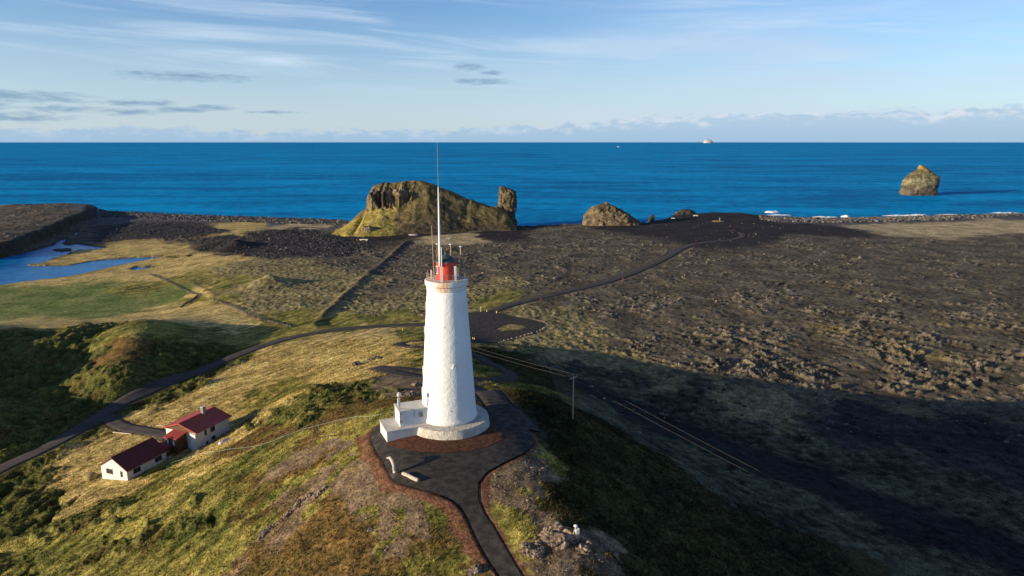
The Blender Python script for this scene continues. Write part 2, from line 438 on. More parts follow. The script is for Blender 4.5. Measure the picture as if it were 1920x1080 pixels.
def poly_dist(x, y, line, maxd=12.0):
    """distance from points to a polyline (only where nearer than about maxd)"""
    D = np.full(x.shape, 1e3, np.float32)
    for k in range(len(line) - 1):
        a, b = line[k], line[k + 1]
        sel = np.where((x > min(a[0], b[0]) - maxd) & (x < max(a[0], b[0]) + maxd) & (y > min(a[1], b[1]) - maxd) & (y < max(a[1], b[1]) + maxd))[0]
        if len(sel) == 0: continue
        xs, ys = x[sel], y[sel]; e = b - a; L = (e * e).sum() + 1e-9
        t = np.clip(((xs - a[0]) * e[0] + (ys - a[1]) * e[1]) / L, 0, 1)
        D[sel] = np.minimum(D[sel], np.hypot(xs - a[0] - t * e[0], ys - a[1] - t * e[1]))
    return D


def inside(x, y, poly):
    poly = np.asarray(poly)[:, :2]; r = np.zeros(x.shape, bool)
    sel = np.where((x > poly[:, 0].min()) & (x < poly[:, 0].max()) & (y > poly[:, 1].min()) & (y < poly[:, 1].max()))[0]
    xs, ys = x[sel], y[sel]; c = np.zeros(len(sel), bool)
    for k in range(len(poly)):
        a, b = poly[k - 1], poly[k]
        if a[1] == b[1]: continue
        c ^= ((a[1] > ys) != (b[1] > ys)) & (xs < (b[0] - a[0]) * (ys - a[1]) / (b[1] - a[1]) + a[0])
    r[sel] = c; return r


def sdf(x, y, poly, maxd=12.0):
    poly = np.asarray([p[:2] for p in poly], float)
    D = poly_dist(x, y, np.vstack([poly, poly[:1]]), maxd); ins = inside(x, y, poly)
    return np.where(ins, -D, D)


# ------------------------------------------------------------------ lines of the place: roads, paths, water, coast
road_main = catmull([G(*p) for p in ((-330, 1085), (-160, 962), (0, 880), (60, 852), (120, 822), (180, 785), (225, 757), (300, 722), (370, 697), (440, 668), (500, 646), (560, 630), (640, 617), (720, 611), (800, 608), (860, 604))], 2.0)
road_far = catmull([G(*p) for p in ((860, 604), (905, 590), (950, 574), (1000, 561), (1060, 547), (1120, 533), (1170, 518), (1215, 500), (1250, 483), (1280, 466), (1305, 457), (1345, 452), (1380, 448), (1394, 442), (1389, 436))], 2.0)
road_house = catmull([G(*p) for p in ((195, 776), (225, 797), (262, 806), (300, 812), (318, 820))], 1.5)
switchback = catmull([G(*p) for p in ((850, 634), (800, 638), (765, 641), (748, 645), (770, 650), (800, 652), (850, 656), (885, 664), (915, 680), (945, 693), (957, 704), (940, 711), (900, 711), (850, 704), (800, 696), (750, 691), (706, 689))], 1.0)
pathup = catmull([G(*p) for p in ((706, 689), (745, 699), (800, 707), (850, 716), (888, 730), (930, 753), (968, 781), (990, 805))], 1.0)

lot_poly = [G(*p) for p in ((846, 596), (880, 586), (920, 583), (960, 593), (1000, 600), (1020, 606), (1024, 612), (1012, 620), (985, 627), (960, 633), (935, 641), (905, 643), (878, 640), (846, 634))]
isl_poly = [G(*p) for p in ((928, 617), (942, 610), (960, 606), (978, 609), (989, 613), (975, 618), (955, 621), (938, 621))]
pad_out = [at(px, py, PADZ - (0.0 if py < 925 else (py - 925) * 0.018)) for px, py in (
    (704, 790), (696, 803), (697, 822), (706, 842), (720, 862), (728, 880), (738, 895), (758, 903), (792, 912), (826, 920), (850, 929), (866, 943), (877, 962), (889, 990), (902, 1020), (918, 1052), (936, 1084), (960, 1140), (985, 1200),
    (1032, 1200), (1000, 1140), (975, 1084), (956, 1045), (938, 1008), (921, 975), (905, 950), (896, 925), (896, 902), (912, 884), (945, 866), (978, 848), (997, 830), (1003, 815), (996, 800), (975, 783))]
pad_out += [(-1.0, 117.0, 44), (-4.5, 114.5, 44), (-8, 112.5, 44.2), (-13, 112.5, 44.3), (-19, 109.5, 44.4)]
PAD = np.array([p[:2] for p in pad_out])
lens_poly = [at(px, py, PADZ) for px, py in ((724, 832), (745, 841), (790, 850), (830, 853), (875, 849), (915, 839), (945, 823), (940, 810), (915, 800), (850, 800), (780, 810), (735, 822))]
LENS = np.array([p[:2] for p in lens_poly])

PONDZ = 2.5
pond = [at(px, py, PONDZ) for px, py in ((-420, 515), (0, 485), (45, 475), (100, 460), (112, 450), (128, 447), (122, 454), (140, 457), (165, 460), (207, 465), (190, 468), (150, 470), (132, 473), (125, 478), (100, 484), (82, 492), (80, 497),
        (95, 499), (130, 498), (170, 490), (200, 487), (260, 483), (312, 481), (308, 484), (275, 489), (225, 497), (200, 503), (150, 515), (100, 522), (50, 528), (0, 535), (-420, 575))]
puddles = [[at(px, py, PONDZ) for px, py in pp] for pp in (
    ((243, 506), (255, 500), (270, 502), (286, 499), (280, 504), (255, 508)), ((315, 485), (335, 483), (348, 484), (335, 486.5)), ((350, 484), (363, 483), (358, 485.5)),
    ((160, 430), (170, 428), (184, 428), (176, 431)), ((190, 426), (200, 424.5), (213, 426), (203, 428)), ((228, 427), (234, 425), (240, 426.5)), ((138, 441), (144, 433), (147, 438), (142, 444)), ((170, 421), (175, 419), (178, 421)))]
islets = [[at(px, py, PONDZ) for px, py in pp] for pp in (((97, 469), (112, 466.5), (134, 467.5), (133, 471), (110, 472)), ((50, 497), (70, 494), (95, 494), (88, 499), (60, 499.5)), ((117, 456), (128, 454.5), (140, 456.5), (135, 460), (120, 459)))]

coast = [(-1200, 372, 12), (-500, 372, 12), (-150, 374, 13), (0, 373, 13), (30, 375, 13), (36, 380, 12.5), (120, 382, 13), (170, 384, 13), (183, 391, 10), (200, 396, 5.0), (300, 401, 5.2), (400, 405, 5.2), (520, 409, 5.2), (640, 413, 5.0), (700, 424, 4.5), (960, 426, 4.5), (1000, 426, 5),
         (1090, 420, 6), (1150, 418, 6.5), (1215, 417, 6), (1245, 411, 6), (1265, 404, 7), (1300, 401, 8.5), (1335, 398, 9), (1390, 399, 9), (1420, 403, 8), (1450, 407, 6), (1500, 409, 5.2), (1560, 410, 5.2), (1700, 407, 5.5), (1800, 404, 6), (1920, 401, 6.5), (2400, 396, 7), (3600, 390, 8)]
cw = np.array([at(*c) for c in coast]); c_az = np.arctan2(cw[:, 0], cw[:, 1]); c_r = np.hypot(cw[:, 0], cw[:, 1]); c_z = cw[:, 2]

cliff_line = np.array([at(px, py, z)[:2] for px, py, z in ((-1500, 590, 15), (-500, 500, 15), (-200, 478, 15), (0, 455, 15), (40, 440, 15), (75, 427, 15), (110, 413, 15), (145, 400, 14), (176, 391, 13), (186, 384, 12))])
fissure = catmull([G(*p) for p in ((588, 612), (610, 590), (640, 562), (668, 535), (690, 515), (712, 498), (733, 482), (750, 465), (766, 452))], 3.0)
tracks = [catmull([G(*p) for p in pts], 3.0) for pts in (((895, 470), (880, 485), (893, 500), (905, 515), (895, 530), (870, 540)), ((1060, 490), (1068, 505), (1060, 520), (1035, 530)), ((360, 525), (385, 540), (410, 555)), ((700, 735), (660, 762), (600, 790), (540, 812), (470, 835)), ((690, 628), (715, 632), (708, 640), (690, 648)), ((560, 655), (620, 648), (690, 636)), ((520, 700), (580, 688), (650, 672)))]
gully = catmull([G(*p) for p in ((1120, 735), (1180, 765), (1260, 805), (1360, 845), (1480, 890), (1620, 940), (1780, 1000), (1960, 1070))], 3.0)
mound_s = G(505, 534)
mound_t = G(444, 463)


def terrain(x, y, detail=True):
    """height and colours for arrays of places"""
    x = x.astype(np.float64); y = y.astype(np.float64)
    R_ = np.hypot(x, y); AZ = np.arctan2(x, y)
    base = hs(x, y)
    rc = np.interp(AZ, c_az, c_r); zc = np.interp(AZ, c_az, c_z)
    # rise to the rim of the coast
    t = sstep(70, 8, rc - R_) * (R_ < rc + 1); base = base * (1 - t) + np.maximum(zc, 3) * t
    # plateau on the far left with its cliff
    cl_az = np.arctan2(cliff_line[:, 0], cliff_line[:, 1]); cl_r = np.hypot(cliff_line[:, 0], cliff_line[:, 1])
    cr = np.interp(AZ, cl_az, cl_r, right=1e5)
    wob = fbm(x, y, 26, 3, 50) * 10
    sd = (R_ - cr) * 0.75 + wob
    rim_az = math.atan2(*cliff_line[-1])
    plate = sstep(-10, 3, sd) * (AZ < rim_az) * sstep(0.0, 0.03, rim_az - AZ + 0.012)
    base = base * (1 - plate) + (13.5 + 1.2 * fbm(x, y, 50, 2, 51) + 0.5 * sstep(0, 60, sd)) * plate
    # mounds
    for (mx, my, mz), hh, rx, ry in ((mound_s, 6.0, 15, 15), (mound_t, 6.5, 15, 20)):
        rr = np.hypot((x - mx) / rx, (y - my) / ry); base = base + hh * np.clip(1 - rr * 0.72, 0, 1) ** 1.5
    d_f = poly_dist(x, y, fissure, 25)
    fr = 1.7 * np.exp(-(d_f / 2.2) ** 2) * sstep(25, 12, d_f)
    base = base + fr * (0.6 + 0.6 * fbm(x, y, 14, 2, 88))
    # carriageways and paths
    d_road = np.minimum.reduce([poly_dist(x, y, road_main, 9) - 2.6, poly_dist(x, y, road_far, 9) - 2.7, poly_dist(x, y, road_house, 8) - 1.9, poly_dist(x, y, switchback, 6) - 1.8, poly_dist(x, y, pathup, 6) - 2.2])
    d_lot = sdf(x, y, lot_poly, 9); d_isl = sdf(x, y, isl_poly, 9)
    d_lot = np.where(d_isl < 0.5, np.maximum(d_lot, -d_isl), d_lot)
    d_pad = sdf(x, y, PAD, 9); d_lens = sdf(x, y, LENS, 6)
    d_hard = np.minimum.reduce([d_road, d_lot, d_pad])
    # plant and rock classes; H and W have hill shade painted in
    Cl, amp = classes(x, y, AZ, R_, plate, rc)
    # relief
    u = x * 0.45 + y * 0.89; v = x * 0.89 - y * 0.45
    strk = fbm(u / 4.5, v, 2.2, 3, 11)
    lump = fbm(x, y, 3.2, 4, 21, 0.6)
    big = fbm(x, y, 16, 3, 31)
    mask = sstep(0.0, 0.55, fbm(x, y, 34, 3, 41) + 0.22)
    ua = x * 0.80 - y * 0.60; va = x * 0.60 + y * 0.80
    rg = 0.6 * ridged(ua / 2.6, va, 8, 5, 61) + 0.4 * ridged(ua / 1.4, va, 3.2, 4, 67)
    rub = np.clip(rg - 0.47, 0, 1) * 2.6
    knob = sstep(0.36, 0.66, fbm(ua / 2.2, va, 3.4, 4, 73, 0.6)) * sstep(-0.05, 0.45, fbm(x, y, 24, 3, 74))
    pit = sstep(0.28, 0.55, fbm(ua / 1.6, va, 4.5, 4, 75, 0.6))
    bx, by, _ = at(1800, 680, 13)
    bx2, by2, _ = at(1350, 690, 13)
    belt = np.maximum(np.exp(-(((x - bx) / 75) ** 2 + ((y - by) / 70) ** 2)), 0.8 * np.exp(-(((x - bx2) / 60) ** 2 + ((y - by2) / 40) ** 2)))
    rough_r = 0.75 + 1.3 * belt
    lavah = (rub ** 1.2) * (0.25 + 0.75 * mask) * 1.35 * rough_r + 0.18 * lump + 0.9 * knob * np.clip(R_ / 300, .8, 1.8) - 0.7 * pit * (0.5 + belt)
    am = dict(S=0.13 * strk + 0.15 * big + 0.07 * lump, O=0.16 * strk + 0.3 * big + 0.17 * lump, G=1.0 * lump + 2.2 * big + 0.5 * strk, R=0.28 * lump + 0.3 * big, M=0.42 * lump + 0.4 * rub * mask + 0.5 * knob - 0.3 * pit + 0.3 * big,
              L=lavah + 0.4 * big, N=lavah * 1.1 + 0.3 * big, K=0.12 * lump, V=0.10 * lump + 0.12 * strk, D=0.3 * big + 0.05 * lump, B=0.5 * lump, F=0.10 * lump + 0.15 * big, W=0.35 * lump + 0.5 * rub * mask + 0.3 * big, H=0.22 * lump + 0.3 * big + 0.12 * strk)
    rel = np.zeros(x.shape)
    for i, k in enumerate(KINDS): rel += Cl[i] * am[k]
    hill_calm = sstep(0.0, 4.0, d_hard - 0.8)
    zt = base + rel * hill_calm
    # kerb-like rim of red earth around the pad
    rednoise = 0.35 * lump
    left_side = (x < -3.0) & (y < 104)
    redw = np.where(left_side, 1.9, 0.6) * (1 + 0.35 * fbm(x, y, 5, 2, 14))
    red = sstep(redw + 0.4, redw - 0.1, d_pad + rednoise * 1.2) * (d_pad > -0.3) * sstep(66, 69, y + 0.5 * lump) * (y < 113)
    zt = zt + 0.02 * red * sstep(0, 0.6, d_pad) * sstep(redw, redw * 0.5, d_pad)
    # sink below the laid surfaces
    kw = 0.3 + R_ / 320
    k = sstep(0, 1, 1 - d_hard / kw)
    zt = zt * (1 - k) + (base - 0.12) * k
    k2 = sstep(0, 1, 0.3 - d_hard / kw); zt = zt - 0.12 * k2
    # water hollows
    dp = sdf(x, y, pond, 40)
    for q in puddles: dp = np.minimum(dp, sdf(x, y, q, 20))
    for q in islets:
        di = sdf(x, y, q, 8); dp = np.where(di < 0, -di, dp)
    dpn = dp + 0.8 * lump
    near = dp < 60
    zt = np.where(near & (dpn < 0), np.minimum(zt, PONDZ + np.clip(dpn * 0.2, -1.2, 0)), zt)
    zt = np.where((dpn >= 0), np.maximum(zt, PONDZ + np.clip(0.08 * dpn, 0.02, 0.3)), zt)
    # fall to the sea
    over = R_ - rc + 2.5 * fbm(x, y, 14, 3, 71)
    cliffy = np.interp(AZ, c_az, np.where(c_z > 7.5, 1.0, 0.0))
    zt = zt - sstep(0, 10, over) * (zt + 3) * (0.4 + 0.6 * cliffy) - sstep(8, 45, over) * 6
    # ---------------- colour
    def lerp(a, b, s): return np.array(a)[None] * (1 - s[:, None]) + np.array(b)[None] * s[:, None]
    s1 = np.clip(0.5 + 0.75 * strk + 0.5 * big, 0, 1); s2 = np.clip(0.5 + 0.8 * lump + 0.4 * big, 0, 1); s3 = np.clip(0.5 + 0.9 * big + 0.4 * lump, 0, 1)
    patch = sstep(0.1, 0.5, fbm(x, y, 9, 4, 81, 0.6))
    lich = np.clip(rub * (0.3 + 0.7 * mask) * 1.1 + 0.8 * knob + 0.2 * (s2 - 0.5), 0, 1)
    cS = lerp((0.27, 0.21, 0.065), (0.74, 0.53, 0.20), s1)
    cO = lerp((0.075, 0.085, 0.018), (0.36, 0.30, 0.075), s1); cO = cO * (1 - 0.5 * patch[:, None]) + 0.5 * patch[:, None] * lerp((0.06, 0.085, 0.015), (0.15, 0.10, 0.03), s3)
    cG = lerp((0.040, 0.050, 0.012), (0.135, 0.135, 0.035), s2); cG = cG * (1 - 0.45 * patch[:, None]) + 0.45 * patch[:, None] * np.array((0.13, 0.075, 0.03))
    cR = lerp((0.075, 0.058, 0.018), (0.20, 0.122, 0.04), s2); cR = cR * (1 - 0.3 * patch[:, None]) + 0.3 * patch[:, None] * np.array((0.12, 0.12, 0.03))
    cM = lerp((0.13, 0.105, 0.045), (0.36, 0.30, 0.135), s2); cM = cM * (1 - 0.35 * patch[:, None]) + 0.35 * patch[:, None] * np.array((0.10, 0.08, 0.06))
    cL = lerp((0.075, 0.063, 0.043), (0.155, 0.126, 0.082), np.clip(s3 + 0.35 * lump, 0, 1)); cL = cL * (1 - 0.8 * lich[:, None]) + 0.8 * lich[:, None] * lerp((0.14, 0.12, 0.09), (0.34, 0.30, 0.215), s2)
    pk = (pit * (0.3 + 0.4 * belt))[:, None]; cL = cL * (1 - pk) + pk * np.array((0.035, 0.03, 0.028))
    mp = sstep(0.25, 0.6, fbm(x, y, 45, 4, 95)) * sstep(520, 260, R_)
    cL = cL * (1 - 0.5 * mp[:, None]) + 0.5 * mp[:, None] * np.array((0.25, 0.19, 0.07))
    cN = lerp((0.028, 0.026, 0.026), (0.05, 0.045, 0.042), s3); cN = cN * (1 - 0.6 * lich[:, None]) + 0.6 * lich[:, None] * np.array((0.15, 0.135, 0.12))
    cK = lerp((0.022, 0.019, 0.020), (0.042, 0.036, 0.035), s3)
    cV = lerp((0.12, 0.086, 0.052), (0.26, 0.185, 0.105), np.clip(0.5 + 1.0 * lump, 0, 1))
    cD = lerp((0.32, 0.25, 0.12), (0.58, 0.46, 0.26), s3)
    cB = lerp((0.05, 0.05, 0.055), (0.16, 0.155, 0.15), s2)
    cF = lerp((0.11, 0.15, 0.035), (0.24, 0.26, 0.08), s3)
    cH = lerp((0.018, 0.021, 0.008), (0.075, 0.064, 0.022), np.clip(s2 * .7 + s1 * .3, 0, 1))  # right slope plants, colour darkened to deepen the hill's own shade
    cW = lerp((0.020, 0.022, 0.016), (0.125, 0.125, 0.075), np.clip(s2 * 1.2 - .15, 0, 1)); cW = cW * (1 - 0.6 * patch[:, None]) + 0.6 * patch[:, None] * np.array((0.022, 0.02, 0.018))  # moss on the right plain, hill shadow put into its colour
    C_ = np.zeros((len(x), 3))
    for i, c in enumerate((cS, cO, cG, cR, cM, cL, cN, cK, cV, cD, cB, cF, cH, cW)): C_ += Cl[i][:, None] * c
    # the bare fissure, old tracks and the dark gully
    def paint(k, c):
        nonlocal C_
        C_ = C_ * (1 - k[:, None]) + k[:, None] * np.array(c)
    paint(np.exp(-((d_f + 0.8 * lump) / 2.1) ** 2) * 0.75, (0.05, 0.042, 0.036))
    for i, tr in enumerate(tracks): paint(np.exp(-(poly_dist(x, y, tr, 8) / (1.3 if i < 3 else 0.35)) ** 2) * 0.7, (0.05, 0.042, 0.032))
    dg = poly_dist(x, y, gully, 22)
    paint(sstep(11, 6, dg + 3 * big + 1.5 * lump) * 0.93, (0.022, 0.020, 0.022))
    verge = np.exp(-(np.maximum(d_road, 0) / 1.0) ** 2) * (d_road > -3)
    paint(verge * 0.7 * (R_ < 600), (0.06, 0.048, 0.038))
    paint(red * np.clip(1.0 + 0.5 * lump, 0.5, 1), (0.19, 0.088, 0.05))
    paint(sstep(0.3, -0.2, d_pad) * 1.0, (0.05, 0.045, 0.045))
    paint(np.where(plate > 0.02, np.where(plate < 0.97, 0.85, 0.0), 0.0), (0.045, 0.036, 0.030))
    paint(sstep(4, 0.5, np.where(near, dp, 99)) * 0.55, (0.06, 0.05, 0.03))
    # wet dark rock below the rim
    paint(sstep(1.0, 5, over), (0.03, 0.028, 0.027))
    return zt, np.clip(C_, 0.01, 0.9), dp


KINDS = 'SOGRMLNKVDBFHW'  # H, W: ground kinds darkened where the hill's shade falls
CPTS = '''
S 500 770|S 600 720|S 700 650|S 460 812|S 560 690|S 650 700|S 480 700|S 400 740|S 330 775|S 250 830|S 180 860|S 380 590|S 440 600|S 620 650|S 560 650|S 720 625|S 390 490|S 200 480|S 260 476|S 380 545|S 440 425|S 100 602|S 40 604|S 250 590|S 330 600|S 190 920|S 420 868
S 120 522|S 320 515|O 430 640|O 500 625|O 380 560|O 330 520|O 420 530|O 350 640|O 520 735|O 560 812|O 640 812|O 300 900|O 420 890|O 520 860|O 600 885|O 620 905|O 500 925|O 430 960|O 330 960|O 250 980|O 150 1000|O 60 1010|O 300 1060|O 180 1070|O 60 1070|O 420 1030|O 560 905|O 660 870
O 700 800|O 690 840|O 620 940|O 690 1010|O 820 1010|O 850 1050|O 790 1080|O 960 985|O 955 1010|O 1010 860|H 1070 940|H 1060 880|H 1150 900|H 1100 820|H 1060 770|H 980 740|O 920 700|O 860 680|H 1000 700|H 1250 950|H 1350 1000|H 1450 1050|H 1180 1020|H 940 665|H 1300 1080|O 770 625|O 830 625
G 60 940|G 180 960|G 340 1010|G 200 1040|G 120 970|G 20 925|G 100 915|G 200 700|G 100 760|G 60 820|G 30 700|G 150 660|G 160 620|G 60 640|G 330 660|G 400 660|G 300 700|G 130 790|G 270 735|G 0 780|G 260 1000|G 60 1050|G 530 790|G 370 990|G 620 740|G 850 1030|G 480 790|G 700 740
R 240 655|O 270 612|O 235 630|R 650 780|R 720 750|R 690 768|R 600 795|R 500 1000|R 560 1050|R 640 1050|R 720 1050|R 470 1070|R 600 1010|R 760 1075|R 800 1065|R 470 830|R 450 960|R 520 900|R 580 870|R 620 985|R 300 1030|H 1000 765
V 600 830|V 630 850|V 570 850|V 650 920|V 700 930|V 680 975|V 740 985|V 640 965|V 760 1010|V 720 1020|V 540 975|V 500 1000|V 560 935|V 930 910|V 980 890|V 1000 930|V 1040 960|V 980 960|V 1000 1030|V 1060 1050|V 1130 1070|V 960 1080|V 1020 1000|V 1090 1010|V 960 930|V 780 720|V 770 735|V 870 1075
W 1100 695|W 1200 722|W 1300 745|M 1120 672|M 1240 700|M 1380 735|W 1180 790|W 1260 830|W 1380 870|W 1500 930|W 1620 985|W 1750 1040|W 1300 770|W 1400 810|W 1520 850|W 1650 880|W 1780 930|W 1880 960|M 1060 660|M 1000 645|M 1400 760|M 560 540|M 520 570|M 650 575|M 600 520|M 700 580|M 750 570|M 480 540|M 460 500
M 940 650|M 980 590|M 1040 600|M 1090 620|M 830 580|M 700 530|M 540 500|M 950 530|O 930 562|L 1000 520|L 870 520|L 960 500|M 800 545|M 880 555|O 620 600|O 560 600|O 690 600|O 760 590
L 1150 600|L 1200 650|L 1300 680|L 1400 720|L 1550 750|L 1700 755|L 1850 750|L 1300 600|L 1500 650|L 1700 650|L 1900 650|L 1200 560|L 1400 560|L 1600 560|L 1800 560|L 1100 500|L 1200 520|L 1300 520|L 1500 500|L 1700 500|L 1900 500|L 1050 560|L 1500 450|L 1700 460|L 1900 450|L 1150 460|L 1000 470|L 900 470|L 1050 440|L 850 470
L 750 500|L 800 480|L 700 480|L 620 490|L 740 540|L 780 520|W 1100 705|W 1200 735|W 1350 770|N 1750 810|N 1850 820|N 1900 870|N 1600 790|L 2000 700|L 2200 900|L 2300 600|L 60 400|L 20 420|L -100 430|L 100 392|L 1000 540
N 300 428|N 380 432|N 480 438|N 540 450|N 600 465|N 640 475|N 250 432|N 430 445|N 570 430|N 640 455|N 520 468
K 1350 415|K 1400 412|K 1300 420|K 1450 425|K 1250 430|K 1340 440|K 1500 425|K 440 465|K 700 440|K 760 440|K 930 440|K 1220 423
K 820 437|K 1570 433|K 1420 440
D 1650 424|D 1700 428|D 1750 430|D 1800 426|D 1850 424|D 1900 420|D 1980 420|D 2200 420|D 600 424|D 560 422|D 870 445|D 830 445
B 200 398|B 250 402|B 300 404|B 400 409|B 500 414|B 600 419|B 640 424|B 1480 411|B 1550 413|B 1620 413|B 1700 411|B 1780 409|B 1860 406|B 1500 414|B 350 407|B 450 411|B 550 416|B 1590 416
F 200 560|F 100 560|F 40 580|F 280 560|F 320 555|F 150 545|F 60 555|F 130 580|F 230 575|F -100 580|F -100 555|F 180 590
H 1100 950|H 1040 830|H 1150 1000|H 1200 880|H 1250 1060|H 1400 1060|H 1030 780|H 920 690|H 1560 1080|H 1130 800|L -200 460|L 0 440|L 40 470|L -50 480|L 100 440|O 1000 1000|S 340 575|S 100 604|S 200 600|O 250 548|S 440 440'''
_p = [t.split() for t in CPTS.replace('\n', '|').split('|') if t.strip()]
_g = [G(float(b), float(c)) for _, b, c in _p]
CK = np.array([KINDS.index(t[0]) for t in _p])
CU = np.array([[math.atan2(g[0], g[1]) * 22, math.log(math.hypot(g[0], g[1])) * 14] for g in _g])


def classes(x, y, AZ, R_, plate, rc):
    wx = fbm(x, y, 13, 4, 5, 0.6); wy = fbm(x, y, 13, 4, 8, 0.6)
    lx = fbm(x, y, 70, 2, 15); ly = fbm(x, y, 70, 2, 18)
    s = 9.0 / np.maximum(R_, 60)
    U = AZ * 22 + (wx * 22 * s + lx * 0.35); V = np.log(R_) * 14 + (wy * 14 * s * 1.6 + ly * 0.35)
    E = np.zeros((len(KINDS), len(x)), np.float32); 
    for k in range(len(CK)):
        d2 = (U - CU[k, 0]) ** 2 + (V - CU[k, 1]) ** 2
        E[CK[k]] += (1.0 / (d2 + 0.02) ** 3).astype(np.float32)
    E = E ** 1.6
    E /= E.sum(0)
    return E, None


# ------------------------------------------------------------------ the ground sheet
NA, NR = 1500, 1050
A0, A1 = rad(-54), rad(52)
azs = np.linspace(A0, A1, NA); rs = np.exp(np.linspace(math.log(32), math.log(1040), NR))
AZg, Rg = np.meshgrid(azs, rs, indexing='ij')
xg = (Rg * np.sin(AZg)).ravel(); yg = (Rg * np.cos(AZg)).ravel()
zt = np.empty(len(xg)); Cg = np.empty((len(xg), 3))
CH = 200000
for s0 in range(0, len(xg), CH):
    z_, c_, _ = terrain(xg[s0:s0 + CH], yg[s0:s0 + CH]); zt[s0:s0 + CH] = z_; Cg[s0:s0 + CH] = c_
ii = (np.arange(NA - 1)[:, None] * NR + np.arange(NR - 1)[None]).ravel()
ground = big_mesh('ground', np.c_[xg, yg, zt], np.c_[ii, ii + 1, ii + NR + 1, ii + NR], M_ground)
ground.data.flip_normals()
set_col(ground, Cg); tag(ground, kind='structure')
ZG = zt.reshape(NA, NR)


def zof(x, y):
    """height of the finished ground sheet"""
    a = (math.atan2(x, y) - A0) / (A1 - A0) * (NA - 1); r = (math.log(math.hypot(x, y)) - math.log(32)) / (math.log(1040) - math.log(32)) * (NR - 1)
    i = min(max(int(a), 0), NA - 2); j = min(max(int(r), 0), NR - 2); a -= i; r -= j
    return float((ZG[i, j] * (1 - a) + ZG[i + 1, j] * a) * (1 - r) + (ZG[i, j + 1] * (1 - a) + ZG[i + 1, j + 1] * a) * r)


def zofv(x, y):
    a = np.clip((np.arctan2(x, y) - A0) / (A1 - A0) * (NA - 1), 0, NA - 1.001); r = np.clip((np.log(np.hypot(x, y)) - math.log(32)) / (math.log(1040) - math.log(32)) * (NR - 1), 0, NR - 1.001)
    i = a.astype(int); j = r.astype(int); a = a - i; r = r - j
    return (ZG[i, j] * (1 - a) + ZG[i + 1, j] * a) * (1 - r) + (ZG[i, j + 1] * (1 - a) + ZG[i + 1, j + 1] * a) * r


# ------------------------------------------------------------------ sea and lagoon
def water_material(name, deep, light, sc_, bump, rough, spec=0.05):
    m = bpy.data.materials.new(name); m.use_nodes = True; T = NT(m.node_tree); T.n.clear()
    tcn = T.node('ShaderNodeTexCoord').outputs['Object']
    sv = T.node('ShaderNodeMapping', {'Vector': tcn, 'Scale': (0.35, 1.0, 1.0), 'Rotation': (0, 0, rad(4))}).outputs[0]
    nl = T.noise(sv, sc_ * 0.05, 4, 0.6, 0.3)
    nm = T.noise(sv, sc_ * 0.5, 5, 0.65)
    nf = T.noise(tcn, sc_ * 3.0, 4, 0.7)
    sv2 = T.node('ShaderNodeMapping', {'Vector': tcn, 'Scale': (0.22, 1.0, 1.0), 'Rotation': (0, 0, rad(-6))}).outputs[0]
    nw = T.noise(sv2, sc_ * 0.012, 5, 0.6, 0.4)
    k = T.math('ADD', T.math('MULTIPLY', nl, 0.30), T.math('MULTIPLY', nm, 0.45)); k = T.math('ADD', k, T.math('MULTIPLY', nw, 0.25))
    c = T.mix(T.ramp(k, 0.42, 0.58), deep, light)
    fl = T.ramp(T.noise(T.node('ShaderNodeMapping', {'Vector': tcn, 'Scale': (0.4, 1.0, 1.0)}).outputs[0], sc_ * 0.35, 3, 0.7), 0.66, 0.74)
    c = T.mix(T.math('MULTIPLY', fl, 0.35), c, (0.20, 0.46, 0.66))
    h = T.math('ADD', T.math('MULTIPLY', nm, 2.0), T.math('MULTIPLY', nf, 0.45))
    b = T.node('ShaderNodeBump', {'Strength': bump, 'Distance': 1.0, 'Height': h})
    p = T.node('ShaderNodeBsdfPrincipled', {'Base Color': c, 'Roughness': rough, 'Specular IOR Level': spec, 'IOR': 1.33, 'Normal': b.outputs[0]})
    T.node('ShaderNodeOutputMaterial', {0: p.outputs[0]})
    return m


M_sea = water_material('sea_water', (0.0, 0.14, 0.36), (0.0, 0.35, 0.70), 0.25, 0.5, 0.6, 0.015)
M_pond = water_material('pond_water', (0.0, 0.12, 0.36), (0.01, 0.22, 0.52), 0.6, 0.1, 0.2)
ang = [rad(a) for a in range(-100, 101, 4)]
sea_v = [(r * math.sin(a), r * math.cos(a) - 200, 0.0) for a in ang for r in (500, 3000, 20000, 160000)]
sea_f = [(i * 4 + j, i * 4 + j + 1, (i + 1) * 4 + j + 1, (i + 1) * 4 + j) for i in range(len(ang) - 1) for j in range(3)]
sea = mesh_obj('sea', sea_v, [tuple(reversed(f)) for f in sea_f], M_sea); sea.data.flip_normals(); tag(sea, kind='structure')
if sea.data.polygons[0].normal.z < 0: sea.data.flip_normals()
if ground.data.polygons[1000].normal.z < 0: ground.data.flip_normals()
px0, px1 = at(-420, 500, PONDZ), at(380, 420, PONDZ)
lag = mesh_obj('lagoon', [(-760, 340, PONDZ), (-215, 340, PONDZ), (-215, 560, PONDZ), (-370, 830, PONDZ), (-760, 830, PONDZ)], [(0, 1, 2, 3, 4)], M_pond); tag(lag, kind='structure')


